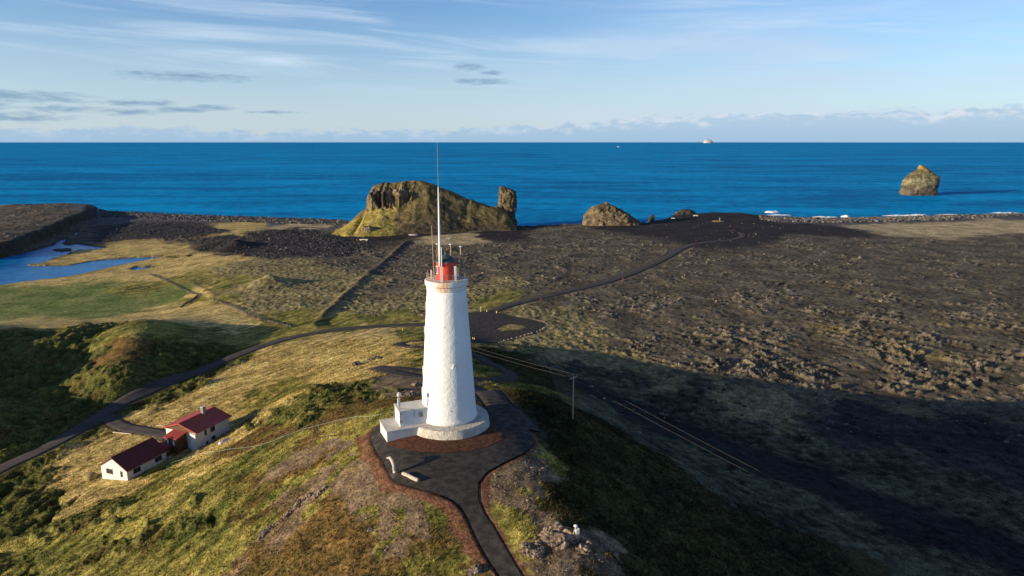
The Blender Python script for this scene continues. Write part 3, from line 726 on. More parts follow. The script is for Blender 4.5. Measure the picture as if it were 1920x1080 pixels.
# ------------------------------------------------------------------ laid surfaces
def ribbon(name, line, width, mat, lift=0.05, across=4, ends=None):
    L = len(line); vs = []; fs = []
    T_ = np.gradient(line, axis=0); T_ /= np.linalg.norm(T_, axis=1)[:, None]; N_ = np.c_[-T_[:, 1], T_[:, 0]]
    sv = np.cumsum(np.r_[0, np.linalg.norm(np.diff(line, axis=0), axis=1)])
    for i in range(L):
        wj = [width * (1 + 0.05 * mnoise.noise(Vector((sv[i] * 0.25, q * 9.0, 3)))) for q in (0, 1)]
        xs = np.linspace(-wj[0] / 2, wj[1] / 2, across + 1)
        pts = [line[i] + N_[i] * q for q in xs]
        zs = [float(hs(p[0], p[1])) + lift for p in pts]
        row = [(pts[0][0] - N_[i][0] * .35, pts[0][1] - N_[i][1] * .35, zs[0] - .4)] + [(p[0], p[1], z) for p, z in zip(pts, zs)] + [(pts[-1][0] + N_[i][0] * .35, pts[-1][1] + N_[i][1] * .35, zs[-1] - .4)]
        vs += row
    w_ = across + 3
    for i in range(L - 1):
        for j in range(w_ - 1): fs.append((i * w_ + j, i * w_ + j + 1, (i + 1) * w_ + j + 1, (i + 1) * w_ + j))
    o = mesh_obj(name, vs, fs, mat, smooth=True)
    if o.data.polygons[w_ // 2].normal.z < 0: o.data.flip_normals()
    return tag(o, kind='structure')


def filled(name, poly, mat, lift, cell=1.0, holes=()):
    """polygon filled with an even point grid, laid on the smooth ground"""
    from mathutils.geometry import delaunay_2d_cdt
    def dens(P_):
        out = []
        for i in range(len(P_)):
            a, b = np.array(P_[i - 1][:2]), np.array(P_[i][:2]); m_ = max(1, int(np.linalg.norm(b - a) / cell))
            out += [a + (b - a) * t / m_ for t in range(m_)]
        return out
    rings = [dens(poly)] + [dens(h) for h in holes]
    pts = []; edges = []
    for R_ in rings:
        b = len(pts); pts += [Vector((float(p[0]), float(p[1]))) for p in R_]; edges += [(b + i, b + (i + 1) % len(R_)) for i in range(len(R_))]
    P0 = np.array([p[:2] for p in poly]); x0, y0 = P0.min(0); x1, y1 = P0.max(0)
    gx_, gy_ = np.meshgrid(np.arange(x0, x1, cell), np.arange(y0, y1, cell)); gx_, gy_ = gx_.ravel(), gy_.ravel()
    keep = sdf(gx_, gy_, poly, 5) < -cell * 0.4
    for h in holes: keep &= sdf(gx_, gy_, h, 5) > cell * 0.4
    pts += [Vector((float(a), float(b))) for a, b in zip(gx_[keep], gy_[keep])]
    V_, _, F_, *_ = delaunay_2d_cdt(pts, edges, [], 0, 1e-5)
    Va = np.array([tuple(v) for v in V_]); Fa = np.array([f for f in F_ if len(f) == 3])
    cx, cy = Va[Fa].mean(1).T
    ok = sdf(cx, cy, poly, 5) < 0
    for h in holes: ok &= sdf(cx, cy, h, 5) > 0
    Fa = Fa[ok]; zs = hs(Va[:, 0], Va[:, 1]) + lift
    verts = [(a, b, z) for (a, b), z in zip(Va, zs)]; faces = [tuple(int(i) for i in f) for f in Fa]
    # skirt
    base_n = len(verts); ring = rings[0]
    o = mesh_obj(name, verts, faces, mat, smooth=True)
    if np.mean([p.normal.z for p in o.data.polygons]) < 0: o.data.flip_normals()
    return tag(o, kind='structure')


ribbon('road', road_main, 5.2, M_asphaltL, 0.05)
ribbon('road', road_far, 5.4, M_asphaltL, 0.06)
ribbon('driveway', road_house, 3.8, M_asphaltL, 0.045)
ribbon('path', switchback, 3.6, M_asphalt, 0.05)
ribbon('path', pathup, 4.4, M_asphalt, 0.05)
filled('parking_lot', lot_poly, M_asphalt, 0.075, 2.5, [isl_poly])
filled('gravel_forecourt', [tuple(p) for p in PAD], M_asphalt, 0.09, 0.8)
filled('red_earth_bed', [tuple(p) for p in LENS], M_redearth, 0.14, 0.6)

# ------------------------------------------------------------------ lighthouse
lh = empty('lighthouse', (TX, TY, PADZ), label='tall white tapering lighthouse with red lantern and aerials on the hilltop', cat='lighthouse')
Z0 = 46.2 - PADZ; ZG_ = 69.0 - PADZ


def rough_lathe(prof, n, amp, sc_, seed, zstep=0.35):
    """lathe whose wall has hand-laid unevenness"""
    P_ = []
    for (r0, z0), (r1, z1) in zip(prof[:-1], prof[1:]):
        m_ = max(1, int(math.hypot(r1 - r0, z1 - z0) / zstep))
        P_ += [(r0 + (r1 - r0) * t / m_, z0 + (z1 - z0) * t / m_) for t in range(m_)]
    P_.append(prof[-1]); vs = []
    for r, z in P_:
        for k in range(n):
            a = 2 * math.pi * k / n; p = Vector((r * math.cos(a), r * math.sin(a), z))
            d = amp * (mnoise.noise(p * sc_ + Vector((seed, 0, 0))) + 0.6 * mnoise.noise(p * sc_ * 2.3 + Vector((seed, 9, 0))))
            rr = r + d; vs.append((rr * math.cos(a), rr * math.sin(a), z))
    fs = [(i * n + k, i * n + (k + 1) % n, (i + 1) * n + (k + 1) % n, (i + 1) * n + k) for i in range(len(P_) - 1) for k in range(n)]
    fs += [tuple(range(n - 1, -1, -1)), tuple(range((len(P_) - 1) * n, len(P_) * n))]
    return vs, fs


vs, fs = rough_lathe([(4.62, Z0), (4.56, Z0 + 0.5), (4.45, Z0 + 0.6), (3.78, Z0 + 10.8), (3.08, ZG_ - 1.55)], 160, 0.016, 1.6, 1.0)
m = bpy.data.materials.new('tower_render'); m.use_nodes = True; T = NT(m.node_tree); T.n.clear()
ob = T.node('ShaderNodeTexCoord').outputs['Object']; s_ = T.node('ShaderNodeSeparateXYZ', {0: ob})
angl = T.math('MULTIPLY', T.math('ARCTAN2', s_.outputs[0], T.math('MULTIPLY', s_.outputs[1], -1)), 57.3)
big_ = T.ramp(T.noise(ob, 0.28, 4, 0.6), 0.52, 0.72)
runs = T.ramp(T.noise(T.xyz(T.math('MULTIPLY', angl, 0.16), T.math('MULTIPLY', s_.outputs[2], 0.10)), 1.0, 5, 0.7), 0.55, 0.75)
topz = T.ramp(s_.outputs[2], 15.0, 23.0)
c = T.mix(T.math('MULTIPLY', big_, 0.32), (0.69, 0.69, 0.68), (0.60, 0.55, 0.48))
c = T.mix(T.math('MULTIPLY', runs, T.math('ADD', 0.12, T.math('MULTIPLY', topz, 0.55))), c, (0.56, 0.43, 0.30))
spk = T.ramp(T.noise(ob, 5.5, 3, 0.6), 0.70, 0.76)
c = T.mix(T.math('MULTIPLY', spk, 0.5), c, (0.45, 0.43, 0.42))
b = T.node('ShaderNodeBump', {'Strength': 0.65, 'Distance': 0.2, 'Height': T.noise(ob, 2.0, 6, 0.7)})
p = T.node('ShaderNodeBsdfPrincipled', {'Base Color': c, 'Roughness': 0.85, 'Specular IOR Level': 0.2, 'Normal': b.outputs[0]}); T.node('ShaderNodeOutputMaterial', {0: p.outputs[0]})
tower = mesh_obj('tower', vs, fs, m, lh, True)
M_plinth = material('plinth_render', (0.60, 0.575, 0.53), 0.85, 0.2, 0.3, 0.8, 1.0, 2.0, bdist=0.5, second=(0.46, 0.42, 0.36))
vs, fs = rough_lathe([(6.75, -0.5), (6.62, 0.2), (6.35, Z0 - 0.03)], 128, 0.06, 1.4, 4.0, 0.2)
plinth = smooth_by_angle(mesh_obj('plinth', vs, fs, M_plinth, lh), 40)
# gallery cornice with rust running down its front
m = bpy.data.materials.new('stained_gallery'); m.use_nodes = True; T = NT(m.node_tree); T.n.clear()
ob = T.node('ShaderNodeTexCoord').outputs['Object']; s_ = T.node('ShaderNodeSeparateXYZ', {0: ob})
angl = T.math('MULTIPLY', T.math('ARCTAN2', s_.outputs[0], T.math('MULTIPLY', s_.outputs[1], -1)), 57.3)
strv = T.xyz(T.math('MULTIPLY', angl, 0.30), T.math('MULTIPLY', s_.outputs[2], 1.1), 3.0)
ns = T.noise(strv, 1.0, 5, 0.65)
wnd = T.math('MULTIPLY', T.ramp(angl, -40, -10), T.ramp(angl, 35, 0))
rs_ = T.ramp(T.math('ADD', ns, T.math('MULTIPLY', wnd, 0.30)), 0.56, 0.92)
c = T.mix(rs_, (0.62, 0.60, 0.56), (0.50, 0.25, 0.11))
blk = T.ramp(T.noise(ob, 3.0, 5, 0.7), 0.6, 0.7)
c = T.mix(T.math('MULTIPLY', blk, 0.5), c, (0.35, 0.30, 0.24))
p = T.node('ShaderNodeBsdfPrincipled', {'Base Color': c, 'Roughness': 0.85, 'Specular IOR Level': 0.2}); T.node('ShaderNodeOutputMaterial', {0: p.outputs[0]})
M_gal = m
vs, fs = rough_lathe([(3.0, ZG_ - 1.62), (3.16, ZG_ - 1.5), (3.16, ZG_ - 0.95), (3.36, ZG_ - 0.75), (3.38, ZG_ - 0.08), (3.30, ZG_)], 128, 0.02, 2.0, 7.0, 0.15)
gallery = smooth_by_angle(mesh_obj('gallery', vs, fs, M_gal, lh), 40)
# lantern room
lan = smooth_by_angle(MB().lathe([(1.55, ZG_ - 0.02), (1.55, ZG_ + 2.0), (1.6, ZG_ + 2.05), (1.6, ZG_ + 2.2), (1.54, ZG_ + 2.22), (1.54, ZG_ + 2.62), (1.66, ZG_ + 2.66), (1.66, ZG_ + 2.78)], 32).build('lantern_room', M_red, lh))
ro = smooth_by_angle(MB().lathe([(1.80, ZG_ + 2.78), (1.78, ZG_ + 2.88), (1.12, ZG_ + 3.40), (0.42, ZG_ + 3.84), (0.18, ZG_ + 3.92), (0.18, ZG_ + 4.20), (0.12, ZG_ + 4.26)], 14).build('lantern_roof', M_dark, lh), 20)
for a, z0, hgt, wd in ((rad(212), 0.95, 1.25, 0.55), (rad(300), 2.24, 0.36, 1.3), (rad(338), 2.24, 0.36, 0.5)):
    wn = MB().box((1.56 * math.cos(a), 1.56 * math.sin(a), ZG_ + z0 + hgt / 2), (0.10, wd, hgt), a).build('window', M_whitep if z0 < 2 else M_red, lan)
    if z0 < 2: MB().box((1.60 * math.cos(a), 1.60 * math.sin(a), ZG_ + z0 + hgt / 2), (0.05, wd - 0.2, hgt - 0.25), a).build('pane', M_glass, lh)
# railing: rusty light rails all round on slim posts
mb = MB(); n = 22
for k in range(n):
    a = 2 * math.pi * k / n
    MB().tube([(3.12 * math.cos(a), 3.12 * math.sin(a), ZG_ - 0.05), (3.12 * math.cos(a), 3.12 * math.sin(a), ZG_ + 1.12)], 0.03, 6).build('railing_post', M_rust, lh)
for zz in (0.38, 0.75, 1.12):
    pts = [(3.12 * math.cos(2 * math.pi * k / 48), 3.12 * math.sin(2 * math.pi * k / 48), ZG_ + zz) for k in range(49)]
    MB().tube(pts, 0.026, 6).build('rail', M_rust, lh)


def lp(px, dy, z):
    """point of the lighthouse top seen at picture column px, dy metres in front of (-) or behind the axis"""
    y_ = TY + dy; dep = y_ * CP + (CAMZ - z) * SP
    return ((px - 960) / F * dep - TX, dy, z - PADZ)


# tall main mast with whip
q = lp(825.2, -1.75, 71)
mast = MB().tube([(q[0], q[1], 71.3 - PADZ), (q[0], q[1], 74.5 - PADZ), (q[0], q[1], 78.5 - PADZ), (q[0], q[1], 83.4 - PADZ)], [0.23, 0.19, 0.145, 0.085], 12).build('aerial_mast', M_whitep, lh, True)
MB().tube([(q[0], q[1], 83.4 - PADZ), (q[0], q[1], 87 - PADZ), (q[0], q[1], 89.9 - PADZ)], [0.05, 0.04, 0.025], 6).build('whip', M_grey, mast)
MB().box((q[0] + .08, q[1] + .25, 71.6 - PADZ), (0.25, 0.5, 0.12)).build('bracket', M_dark, mast)
MB().box((q[0] + .08, q[1] + .25, 72.4 - PADZ), (0.2, 0.5, 0.1)).build('bracket', M_dark, mast)
wires_p = MB()
q = lp(828.2, -2.6, 72); MB().tube([(q[0], q[1], ZG_ - .1), (q[0], q[1], 74.4 - PADZ)], [0.07, 0.055], 8).build('slim_aerial', M_whitep, lh)
for px, dy in ((828.5, -3.2), (853.8, -2.5)):
    q = lp(px, dy, 70); pa = MB().box((q[0], q[1], ZG_ + 1.3), (0.32, 0.2, 2.35), rad(12)).build('panel_antenna', M_whitep, lh)
    MB().tube([(q[0] + .02, q[1] + .16, ZG_ - 0.3), (q[0] + .02, q[1] + .16, ZG_ + 2.2)], 0.05, 6).build('bracket', M_dark, pa)
q = lp(812.2, -0.6, 70)
MB().tube([(q[0] + .15, q[1], ZG_), (q[0] + .05, q[1], ZG_ + 4), (q[0] - .05, q[1], 77.4 - PADZ)], [0.075, 0.06, 0.055], 8).build('whip_aerial', M_rust, lh)
for px, dy, zt_, zb in ((820, 1.4, 74.25, 71.4), (844.8, 1.2, 74.2, 71.4), (863.8, 0.4, 74.0, 69.0)):
    q = lp(px, dy, zt_); an = MB().tube([(q[0], q[1], zb - PADZ), (q[0], q[1], zt_ - PADZ)], 0.06 if zb < 70 else 0.08, 8).build('mushroom_aerial', M_dark if zb < 70 else M_pole, lh)
    MB().lathe([(0.1, zt_ - PADZ - 0.02), (0.27, zt_ - PADZ + 0.03), (0.27, zt_ - PADZ + 0.09), (0.12, zt_ - PADZ + 0.15)], 16, (q[0], q[1])).build('antenna_head', M_whitep, an)
    if zb < 70: MB().tube([(q[0], q[1], zt_ - PADZ - 1.2), (q[0], q[1], zt_ - PADZ - .04)], 0.1, 8).build('sleeve', M_pole, an)
q = lp(809, 0.5, 70); MB().box((q[0], q[1], ZG_ + 0.55), (0.22, 0.22, 1.1)).box((q[0] - .05, q[1], ZG_ + 1.2), (0.12, 0.12, .3)).build('equipment_box', M_whitep, lh)
q = lp(869, 0.6, 72); MB().tube([(q[0], q[1], ZG_), (q[0], q[1], ZG_ + 3.0)], 0.035, 6).tube([(q[0], q[1], ZG_ + 2.9), (q[0], q[1], ZG_ + 3.15)], 0.07, 6).build('wind_sensor', M_grey, lh)
# stays to the roof of the lantern
MB().tube([lp(816, 1, 73.5), lp(820, 1.4, 71.6)], 0.03, 5).build('stay', M_pole, lh)
MB().tube([lp(847, 0.8, 73.0), lp(852.5, 0.4, 71.6)], 0.03, 5).build('stay', M_pole, lh)
# window openings up the seaward-left side
def tower_r(z):
    z += PADZ
    return 4.45 + (3.78 - 4.45) * (z - 46.8) / 10.2 if z < 57 else 3.78 + (3.08 - 3.78) * (z - 57) / 10.45


for zz, hh in ((64.4, 1.7), (60.4, 2.0), (53.6, 2.3), (50.1, 2.2)):
    a = rad(190); z_ = zz - PADZ; r = tower_r(z_)
    wn = MB().box(((r + 0.01) * math.cos(a), (r + 0.01) * math.sin(a), z_), (0.16, 0.95, hh), a).build('window', M_whitep, lh)
    for dz in (-0.25, 0.25):
        r2 = tower_r(z_ + dz * hh)
        MB().box(((r2 + 0.09) * math.cos(a), (r2 + 0.09) * math.sin(a), z_ + dz * hh), (0.06, 0.66, hh * 0.40), a).build('pane', M_glass, wn)
# lamp bracket on the tower wall and small vents
a = rad(-72); r = tower_r(55.7 - PADZ)
MB().box(((r + .12) * math.cos(a), (r + .12) * math.sin(a), 55.6 - PADZ), (0.35, 0.5, 0.3), a).box(((r + .1) * math.cos(a), (r + .1) * math.sin(a), 56.0 - PADZ), (0.2, 0.14, 0.5), a).build('wall_bracket', M_whitep, lh)
for az_, zz in ((-92, 62), (-80, 48.6), (-60, 59.5)):
    a = rad(az_); r = tower_r(zz - PADZ); MB().box((r * math.cos(a), r * math.sin(a), zz - PADZ), (0.08, 0.16, 0.12), a).build('vent', M_grey, lh)
# annex block and its step
AN = rad(203); ux, uy = math.cos(AN), math.sin(AN); wx_, wy_ = -uy, ux     # outward, and towards the viewer side


def ab(u, wv): return (ux * u + uy * -wv * -1 * -1 if False else ux * u + wx_ * wv, uy * u + wy_ * wv)


def abox(mb, u0, u1, w0, w1, z0, z1):
    c = ab((u0 + u1) / 2, (w0 + w1) / 2); return mb.box((c[0], c[1], (z0 + z1) / 2), (u1 - u0, w1 - w0, z1 - z0), AN)


M_step = material('step_render', (0.62, 0.60, 0.56), 0.85, 0.2, 0.18, 0.7, 0.5, 4.0)
abox(MB(), 5.5, 10.85, -2.45, 2.45, -0.6, Z0 - 0.10).build('step', M_step, lh)
abox(MB(), 4.0, 10.95, -2.55, 2.55, Z0 - 0.10, Z0 + 0.03).build('step_slab', M_conc, lh)
annex = abox(MB(), 3.6, 8.5, -1.95, 1.55, Z0 + 0.03, Z0 + 2.45).build('annex', M_house, lh)
abox(MB(), 3.4, 8.62, -2.05, 1.65, Z0 + 2.45, Z0 + 2.6).build('roof_slab', M_step, annex)
vf = abox(MB(), 4.75, 5.6, 1.53, 1.60, Z0 + 1.15, Z0 + 2.1).build('vent', M_conc, annex)
abox(MB(), 4.85, 5.5, 1.58, 1.63, Z0 + 1.24, Z0 + 2.0).build('grille', M_grey, vf)
for zz in (0.9, 2.1): abox(MB(), 8.1, 8.56, 1.55, 1.62, Z0 + zz, Z0 + zz + .08).build('hinge', M_dark, annex)
abox(MB(), 6.15, 6.22, 1.55, 1.60, Z0 + 1.4, Z0 + 2.4).build('cable_trunk', M_rust, annex)
c = ab(8.55, 1.62)
sp_ = MB().tube([(c[0], c[1], Z0 + 0.5), (c[0], c[1], Z0 + 5.2)], 0.06, 8).build('sensor_pole', M_rust, lh)
me_ = MB().lathe([(0.02, Z0 + 4.98), (0.22, Z0 + 5.08), (0.36, Z0 + 5.32), (0.36, Z0 + 5.5), (0.22, Z0 + 5.74), (0.02, Z0 + 5.84)], 20, c).build('globe', M_conc, sp_, True)
MB().box((c[0] - 0.05, c[1] - 0.1, Z0 + 4.3), (0.36, 0.3, 1.1), AN).build('sensor_box', M_whitep, sp_)
c2 = ab(6.2, 1.55); MB().tube([(c[0], c[1], Z0 + 3.1), (c2[0], c2[1], Z0 + 2.62)], 0.03, 5).build('guy_wire', M_dark, sp_)


# ------------------------------------------------------------------ houses
def bbox_local(mb, x0, x1, y0, y1, z0, z1): return mb.box(((x0 + x1) / 2, (y0 + y1) / 2, (z0 + z1) / 2), (x1 - x0, y1 - y0, z1 - z0))


def gable_house(name, origin, ex, L, Wd, wall_h, rise, over_l, over_w, label, roofmat, cat='house', base=-2.0, boards=False):
    """origin: near right corner; local x runs along the length, local y across to the left"""
    t = empty(name, origin, math.atan2(ex[1], ex[0]), label=label, cat=cat)
    # walls as a closed pentagon prism
    prof = [(0, base), (Wd, base), (Wd, wall_h), (Wd / 2, wall_h + rise), (0, wall_h)]
    vs = [(x, y, z) for x in (0, L) for y, z in prof]
    fs = [(4, 3, 2, 1, 0), (5, 6, 7, 8, 9)] + [(i, (i + 1) % 5, (i + 1) % 5 + 5, i + 5) for i in range(5)]
    mesh_obj('wall', vs, fs, M_house, t)
    th = 0.16; s = rise / (Wd / 2)
    e0 = (-over_w, wall_h - s * over_w + 0.02); rd = (Wd / 2, wall_h + rise + 0.02); e1 = (Wd + over_w, wall_h - s * over_w + 0.02)
    prof = [e0, rd, e1, (e1[0], e1[1] + th), (rd[0], rd[1] + th), (e0[0], e0[1] + th)]
    vs = [(x, y, z) for x in (-over_l, L + over_l) for y, z in prof]
    fs = [(0, 1, 4, 5), (1, 2, 3, 4), (11, 10, 7, 6), (10, 9, 8, 7)] + [(i, i + 6, (i + 1) % 6 + 6, (i + 1) % 6) for i in range(6)]
    roof = mesh_obj('roof', vs, fs, roofmat, t)
    mb = MB(); mb.box((L / 2, Wd / 2, rd[1] + th + .03), (L + 2 * over_l, 0.3, 0.07)); mb.build('ridge_cap', roofmat, roof)
    # barge boards lit along the gable
    for x in (-over_l - .03, L + over_l + .03):
        mb = MB()
        for ea in (e0, e1):
            mb.add([(x - .03, ea[0], ea[1] - .06), (x - .03, rd[0], rd[1] - .06), (x - .03, rd[0], rd[1] + th + .03), (x - .03, ea[0], ea[1] + th + .03), (x + .03, ea[0], ea[1] - .06), (x + .03, rd[0], rd[1] - .06), (x + .03, rd[0], rd[1] + th + .03), (x + .03, ea[0], ea[1] + th + .03)],
                   [(0, 1, 2, 3), (7, 6, 5, 4), (0, 4, 5, 1), (3, 2, 6, 7), (0, 3, 7, 4), (1, 5, 6, 2)])
        mb.build('barge_board', roofmat, roof)
    for yy, sg in ((e0[0], -1), (e1[0], 1)):
        MB().tube([(-over_l, yy + sg * .04, e0[1] + .02), (L + over_l, yy + sg * .04, e0[1] + .02)], .07, 6).build('gutter', M_frame, roof)
    return t


def win_x(t, y0, y1, z0, z1, x=0.0, mull=1):
    """window in the near gable (wall plane x)"""
    f = MB(); bbox_local(f, x - .06, x + .02, y0, y1, z0, z1); f = f.build('window', M_frame, t)
    n_ = mull + 1; wv = (y1 - y0 - 0.08 * (n_ + 1)) / n_
    for k in range(n_):
        g = MB(); a = y0 + .08 + k * (wv + .08); bbox_local(g, x - .085, x - .05, a, a + wv, z0 + .08, z1 - .08); g.build('pane', M_glass, f)


def win_y(t, x0, x1, z0, z1, mull=0, y=0.0):
    f = MB(); bbox_local(f, x0, x1, y - .06, y + .02, z0, z1); f = f.build('window', M_frame, t)
    n_ = mull + 1; wv = (x1 - x0 - 0.08 * (n_ + 1)) / n_
    for k in range(n_):
        g = MB(); a = x0 + .08 + k * (wv + .08); bbox_local(g, a, a + wv, y - .085, y - .05, z0 + .08, z1 - .08); g.build('pane', M_glass, f)


e1x = np.array((0.34, 0.94)); e1x /= np.linalg.norm(e1x)
h1o = at(240, 901.5, 19.0)
h1 = gable_house('house', h1o, e1x, 10.3, 7.5, 2.45, 2.25, 0.25, 0.45, 'lower white bungalow with plain dark red roof, no chimney', M_roof1)
win_x(h1, 4.1, 6.0, 0.75, 1.95, mull=3); win_x(h1, 1.3, 1.95, 0.55, 1.95, mull=0)
win_y(h1, 1.5, 3.4, 0.75, 2.0, 1); win_y(h1, 7.2, 9.1, 0.75, 2.0, 1)
MB().tube([(-.05, -.08, -.5), (-.05, -.08, 2.3)], .05, 6).build('drainpipe', M_grey, h1)
h2o = at(371, 840, 20.0)
e2x = np.array((0.35, 0.93)); e2x /= np.linalg.norm(e2x)
h2 = gable_house('house', h2o, e2x, 10.2, 9.4, 3.9, 1.45, 0.5, 0.55, 'white house with brighter red roof, chimney and brown boarded gable', M_roof2)
win_y(h2, 2.3, 3.0, 2.1, 3.5); win_y(h2, 4.2, 5.6, 2.1, 3.6, 1); win_y(h2, 4.3, 5.5, 0.1, 1.0); win_y(h2, 2.5, 3.2, -0.2, 0.5)
MB().add([(-.06, -.02, 3.55), (-.06, 9.42, 3.55), (-.06, 9.42, 3.86), (-.06, 4.7, 5.3), (-.06, -.02, 3.86), (.01, -.02, 3.55), (.01, 9.42, 3.55), (.01, 9.42, 3.86), (.01, 4.7, 5.3), (.01, -.02, 3.86)],
         [(4, 3, 2, 1, 0), (5, 6, 7, 8, 9), (0, 1, 6, 5), (1, 2, 7, 6), (2, 3, 8, 7), (3, 4, 9, 8), (4, 0, 5, 9)]).build('gable_boards', M_wood, h2)
ch = MB(); bbox_local(ch, 6.3, 7.2, 3.9, 4.7, 4.6, 7.1); ch = ch.build('chimney', M_grey, h2)
cc = MB(); bbox_local(cc, 6.22, 7.28, 3.82, 4.78, 7.1, 7.22); cc.build('cap', M_conc, ch)
# boarded porch on the gable
po = MB(); bbox_local(po, -3.0, -0.06, 3.0, 6.6, -1.0, 3.1); po = po.build('porch', M_wood, h2)
mb = MB(); mb.add([(-3.4, 2.7, 2.95), (-3.4, 6.9, 2.95), (-0.07, 6.9, 3.5), (-0.07, 2.7, 3.5), (-3.4, 2.7, 3.1), (-3.4, 6.9, 3.1), (-0.07, 6.9, 3.66), (-0.07, 2.7, 3.66)], [(3, 2, 1, 0), (4, 5, 6, 7), (0, 1, 5, 4), (1, 2, 6, 5), (2, 3, 7, 6), (3, 0, 4, 7)]); mb.build('porch_roof', M_roof2, po)
for y in (3.7, 5.5):
    f = MB(); bbox_local(f, -3.06, -2.98, y, y + .5, 1.3, 2.5); f = f.build('porch_window', M_whitep, po)
cn = MB(); bbox_local(cn, -0.45, 0.0, 0.0, 1.6, -1.5, 3.45) ; cn.build('corner_pier', M_house, h2)
# lower link building between the two
dl = np.array(at(327, 855, 19.4)[:2])
lk = empty('shed', (h1o[0] + e1x[0] * 10.9 - e1x[1] * 1.2, h1o[1] + e1x[1] * 10.9 + e1x[0] * 1.2, 19.2), math.atan2(e1x[1], e1x[0]), label='low dark lean-to shed with purplish roof between the two white houses', cat='shed')
bx_ = MB(); bbox_local(bx_, 0, 3.4, 0, 2.3, -1.5, 1.95); bx_.build('wall', M_wood, lk)
mb = MB(); mb.add([(-.3, -.35, 1.96), (3.5, -.35, 1.96), (3.5, 2.6, 2.5), (-.3, 2.6, 2.5), (-.3, -.35, 2.1), (3.5, -.35, 2.1), (3.5, 2.6, 2.64), (-.3, 2.6, 2.64)], [(3, 2, 1, 0), (4, 5, 6, 7), (0, 1, 5, 4), (1, 2, 6, 5), (2, 3, 7, 6), (3, 0, 4, 7)]); mb.build('roof', M_purple, lk)


def ground_at(px, py): p = G(px, py); return (p[0], p[1], zof(p[0], p[1]))


# small things around the houses
p = ground_at(421, 829)
t = empty('skip', (p[0], p[1], p[2]), rad(66), label='small white upturned boat lying in the grass beside the chimney house', cat='boat')
t.name = 'upturned_boat'
vs = []; nseg = 9
for i in range(nseg):
    s = i / (nseg - 1); wv = 0.75 * math.sin(math.pi * (0.12 + 0.8 * s)) ** 0.7; L_ = (s - .5) * 3.0
    for k in range(7):
        a = math.pi * k / 6; vs.append((L_, wv * math.cos(a), 0.05 + 0.5 * math.sin(a) ** 0.8 * (0.6 + 0.4 * math.sin(math.pi * s))))
fs = [(i * 7 + k, i * 7 + k + 1, (i + 1) * 7 + k + 1, (i + 1) * 7 + k) for i in range(nseg - 1) for k in range(6)] + [tuple(range(6, -1, -1)), tuple(range((nseg - 1) * 7, nseg * 7))]
mesh_obj('hull', vs, fs, M_whitep, t, True)
MB().box((0, 0, 0.60), (2.6, 0.07, 0.10)).build('keel', M_grey, t)
for px, py, px2, py2, nm in ((212, 811, 246, 815, 'pale timber baulk lying beside the drive above the lower bungalow'), (294, 799, 309, 800, 'short pale plank beside the drive at the chimney house')):
    a, b = ground_at(px, py), ground_at(px2, py2)
    o = MB().tube([(a[0], a[1], a[2] + .15), (b[0], b[1], b[2] + .15)], 0.16, 6).build('timber', M_drift); tag(o, nm, 'timber', 'loose timbers by the drive')
p = ground_at(318, 862)
t = MB().lathe([(0.5, -.3), (0.55, 0.6), (0.6, 0.62), (0.6, 0.7), (0.3, 0.85)], 16).build('water_tank', M_grey, None, False); t.location = p; tag(t, 'round grey tank against the end wall of the lower bungalow', 'tank')
p = ground_at(171, 897); 
hb = MB().lathe([(0.9, -.4), (1.25, 0.1), (1.3, 0.7), (0.95, 1.15), (0.4, 1.3)], 14).build('hay_mound', material('hay', (0.36, 0.28, 0.12), 0.95, 0.05, 0.4, 5.0, 0.8, 9.0), None, True); hb.location = p; tag(hb, 'rounded straw-coloured turf mound beside the left corner of the lower bungalow', 'mound')

# handrail from the lighthouse down to the houses
rail_px = [(738, 772), (714, 777), (692, 780), (662, 784), (629, 790), (597, 798), (567, 806), (540, 815), (513, 824), (487, 832), (457, 839), (427, 843), (395, 847), (369, 853), (343, 862), (322, 868), (313, 875)]
t = empty('handrail', ground_at(597, 810), label='thin pale green handrail running down the grass slope from lighthouse to houses', cat='handrail')
base = Vector(t.location); tops = []
for px, py in rail_px:
    g = G(px, py, 1.1); z0_ = zof(g[0], g[1]); tops.append(Vector((g[0], g[1], z0_ + 1.1)))
    MB().tube([Vector((g[0], g[1], z0_ - .2)) - base, tops[-1] - base], 0.028, 6).build('post', M_green, t)
MB().tube([v - base for v in tops], 0.022, 6).build('rail', M_green, t)
# a few thin marker stakes in the grass
for px, py, ds in ((323, 921, 'beside the lower bungalow'), (353, 846, 'in the dark yard'), (237, 960, 'left of centre on the lower slope'), (120, 1030, 'near the bottom left corner')):
    p = ground_at(px, py); o = MB().tube([(0, 0, -.2), (0, 0, 1.0)], 0.03, 6).build('stake', M_pole); o.location = p; tag(o, 'thin weathered stake standing in the grass, the one ' + ds, 'stake', 'stakes in the grass slope')


# ------------------------------------------------------------------ rocks, stacks, headland
def rock_mesh(size, seed, sub=3, jag=0.35, freq=1.3, flat=0.0):
    bm = bmesh.new(); bmesh.ops.create_icosphere(bm, subdivisions=sub, radius=1.0)
    o = Vector((seed * 3.1, seed * 1.7, seed * 0.9))
    for v in bm.verts:
        p = v.co.normalized()
        vor = mnoise.voronoi(p * freq * 1.2 + o)[0]
        d = 1 + jag * mnoise.noise(p * freq + o) + jag * 0.55 * (vor[1] - vor[0]) + jag * .35 * mnoise.noise(p * freq * 3 + o) + jag * .18 * mnoise.noise(p * freq * 8 + o)
        v.co = Vector((p.x * size[0], p.y * size[1], p.z * size[2])) * d
    vs = [tuple(v.co) for v in bm.verts]; fs = [tuple(v.index for v in f.verts) for f in bm.faces]; bm.free()
    return vs, fs


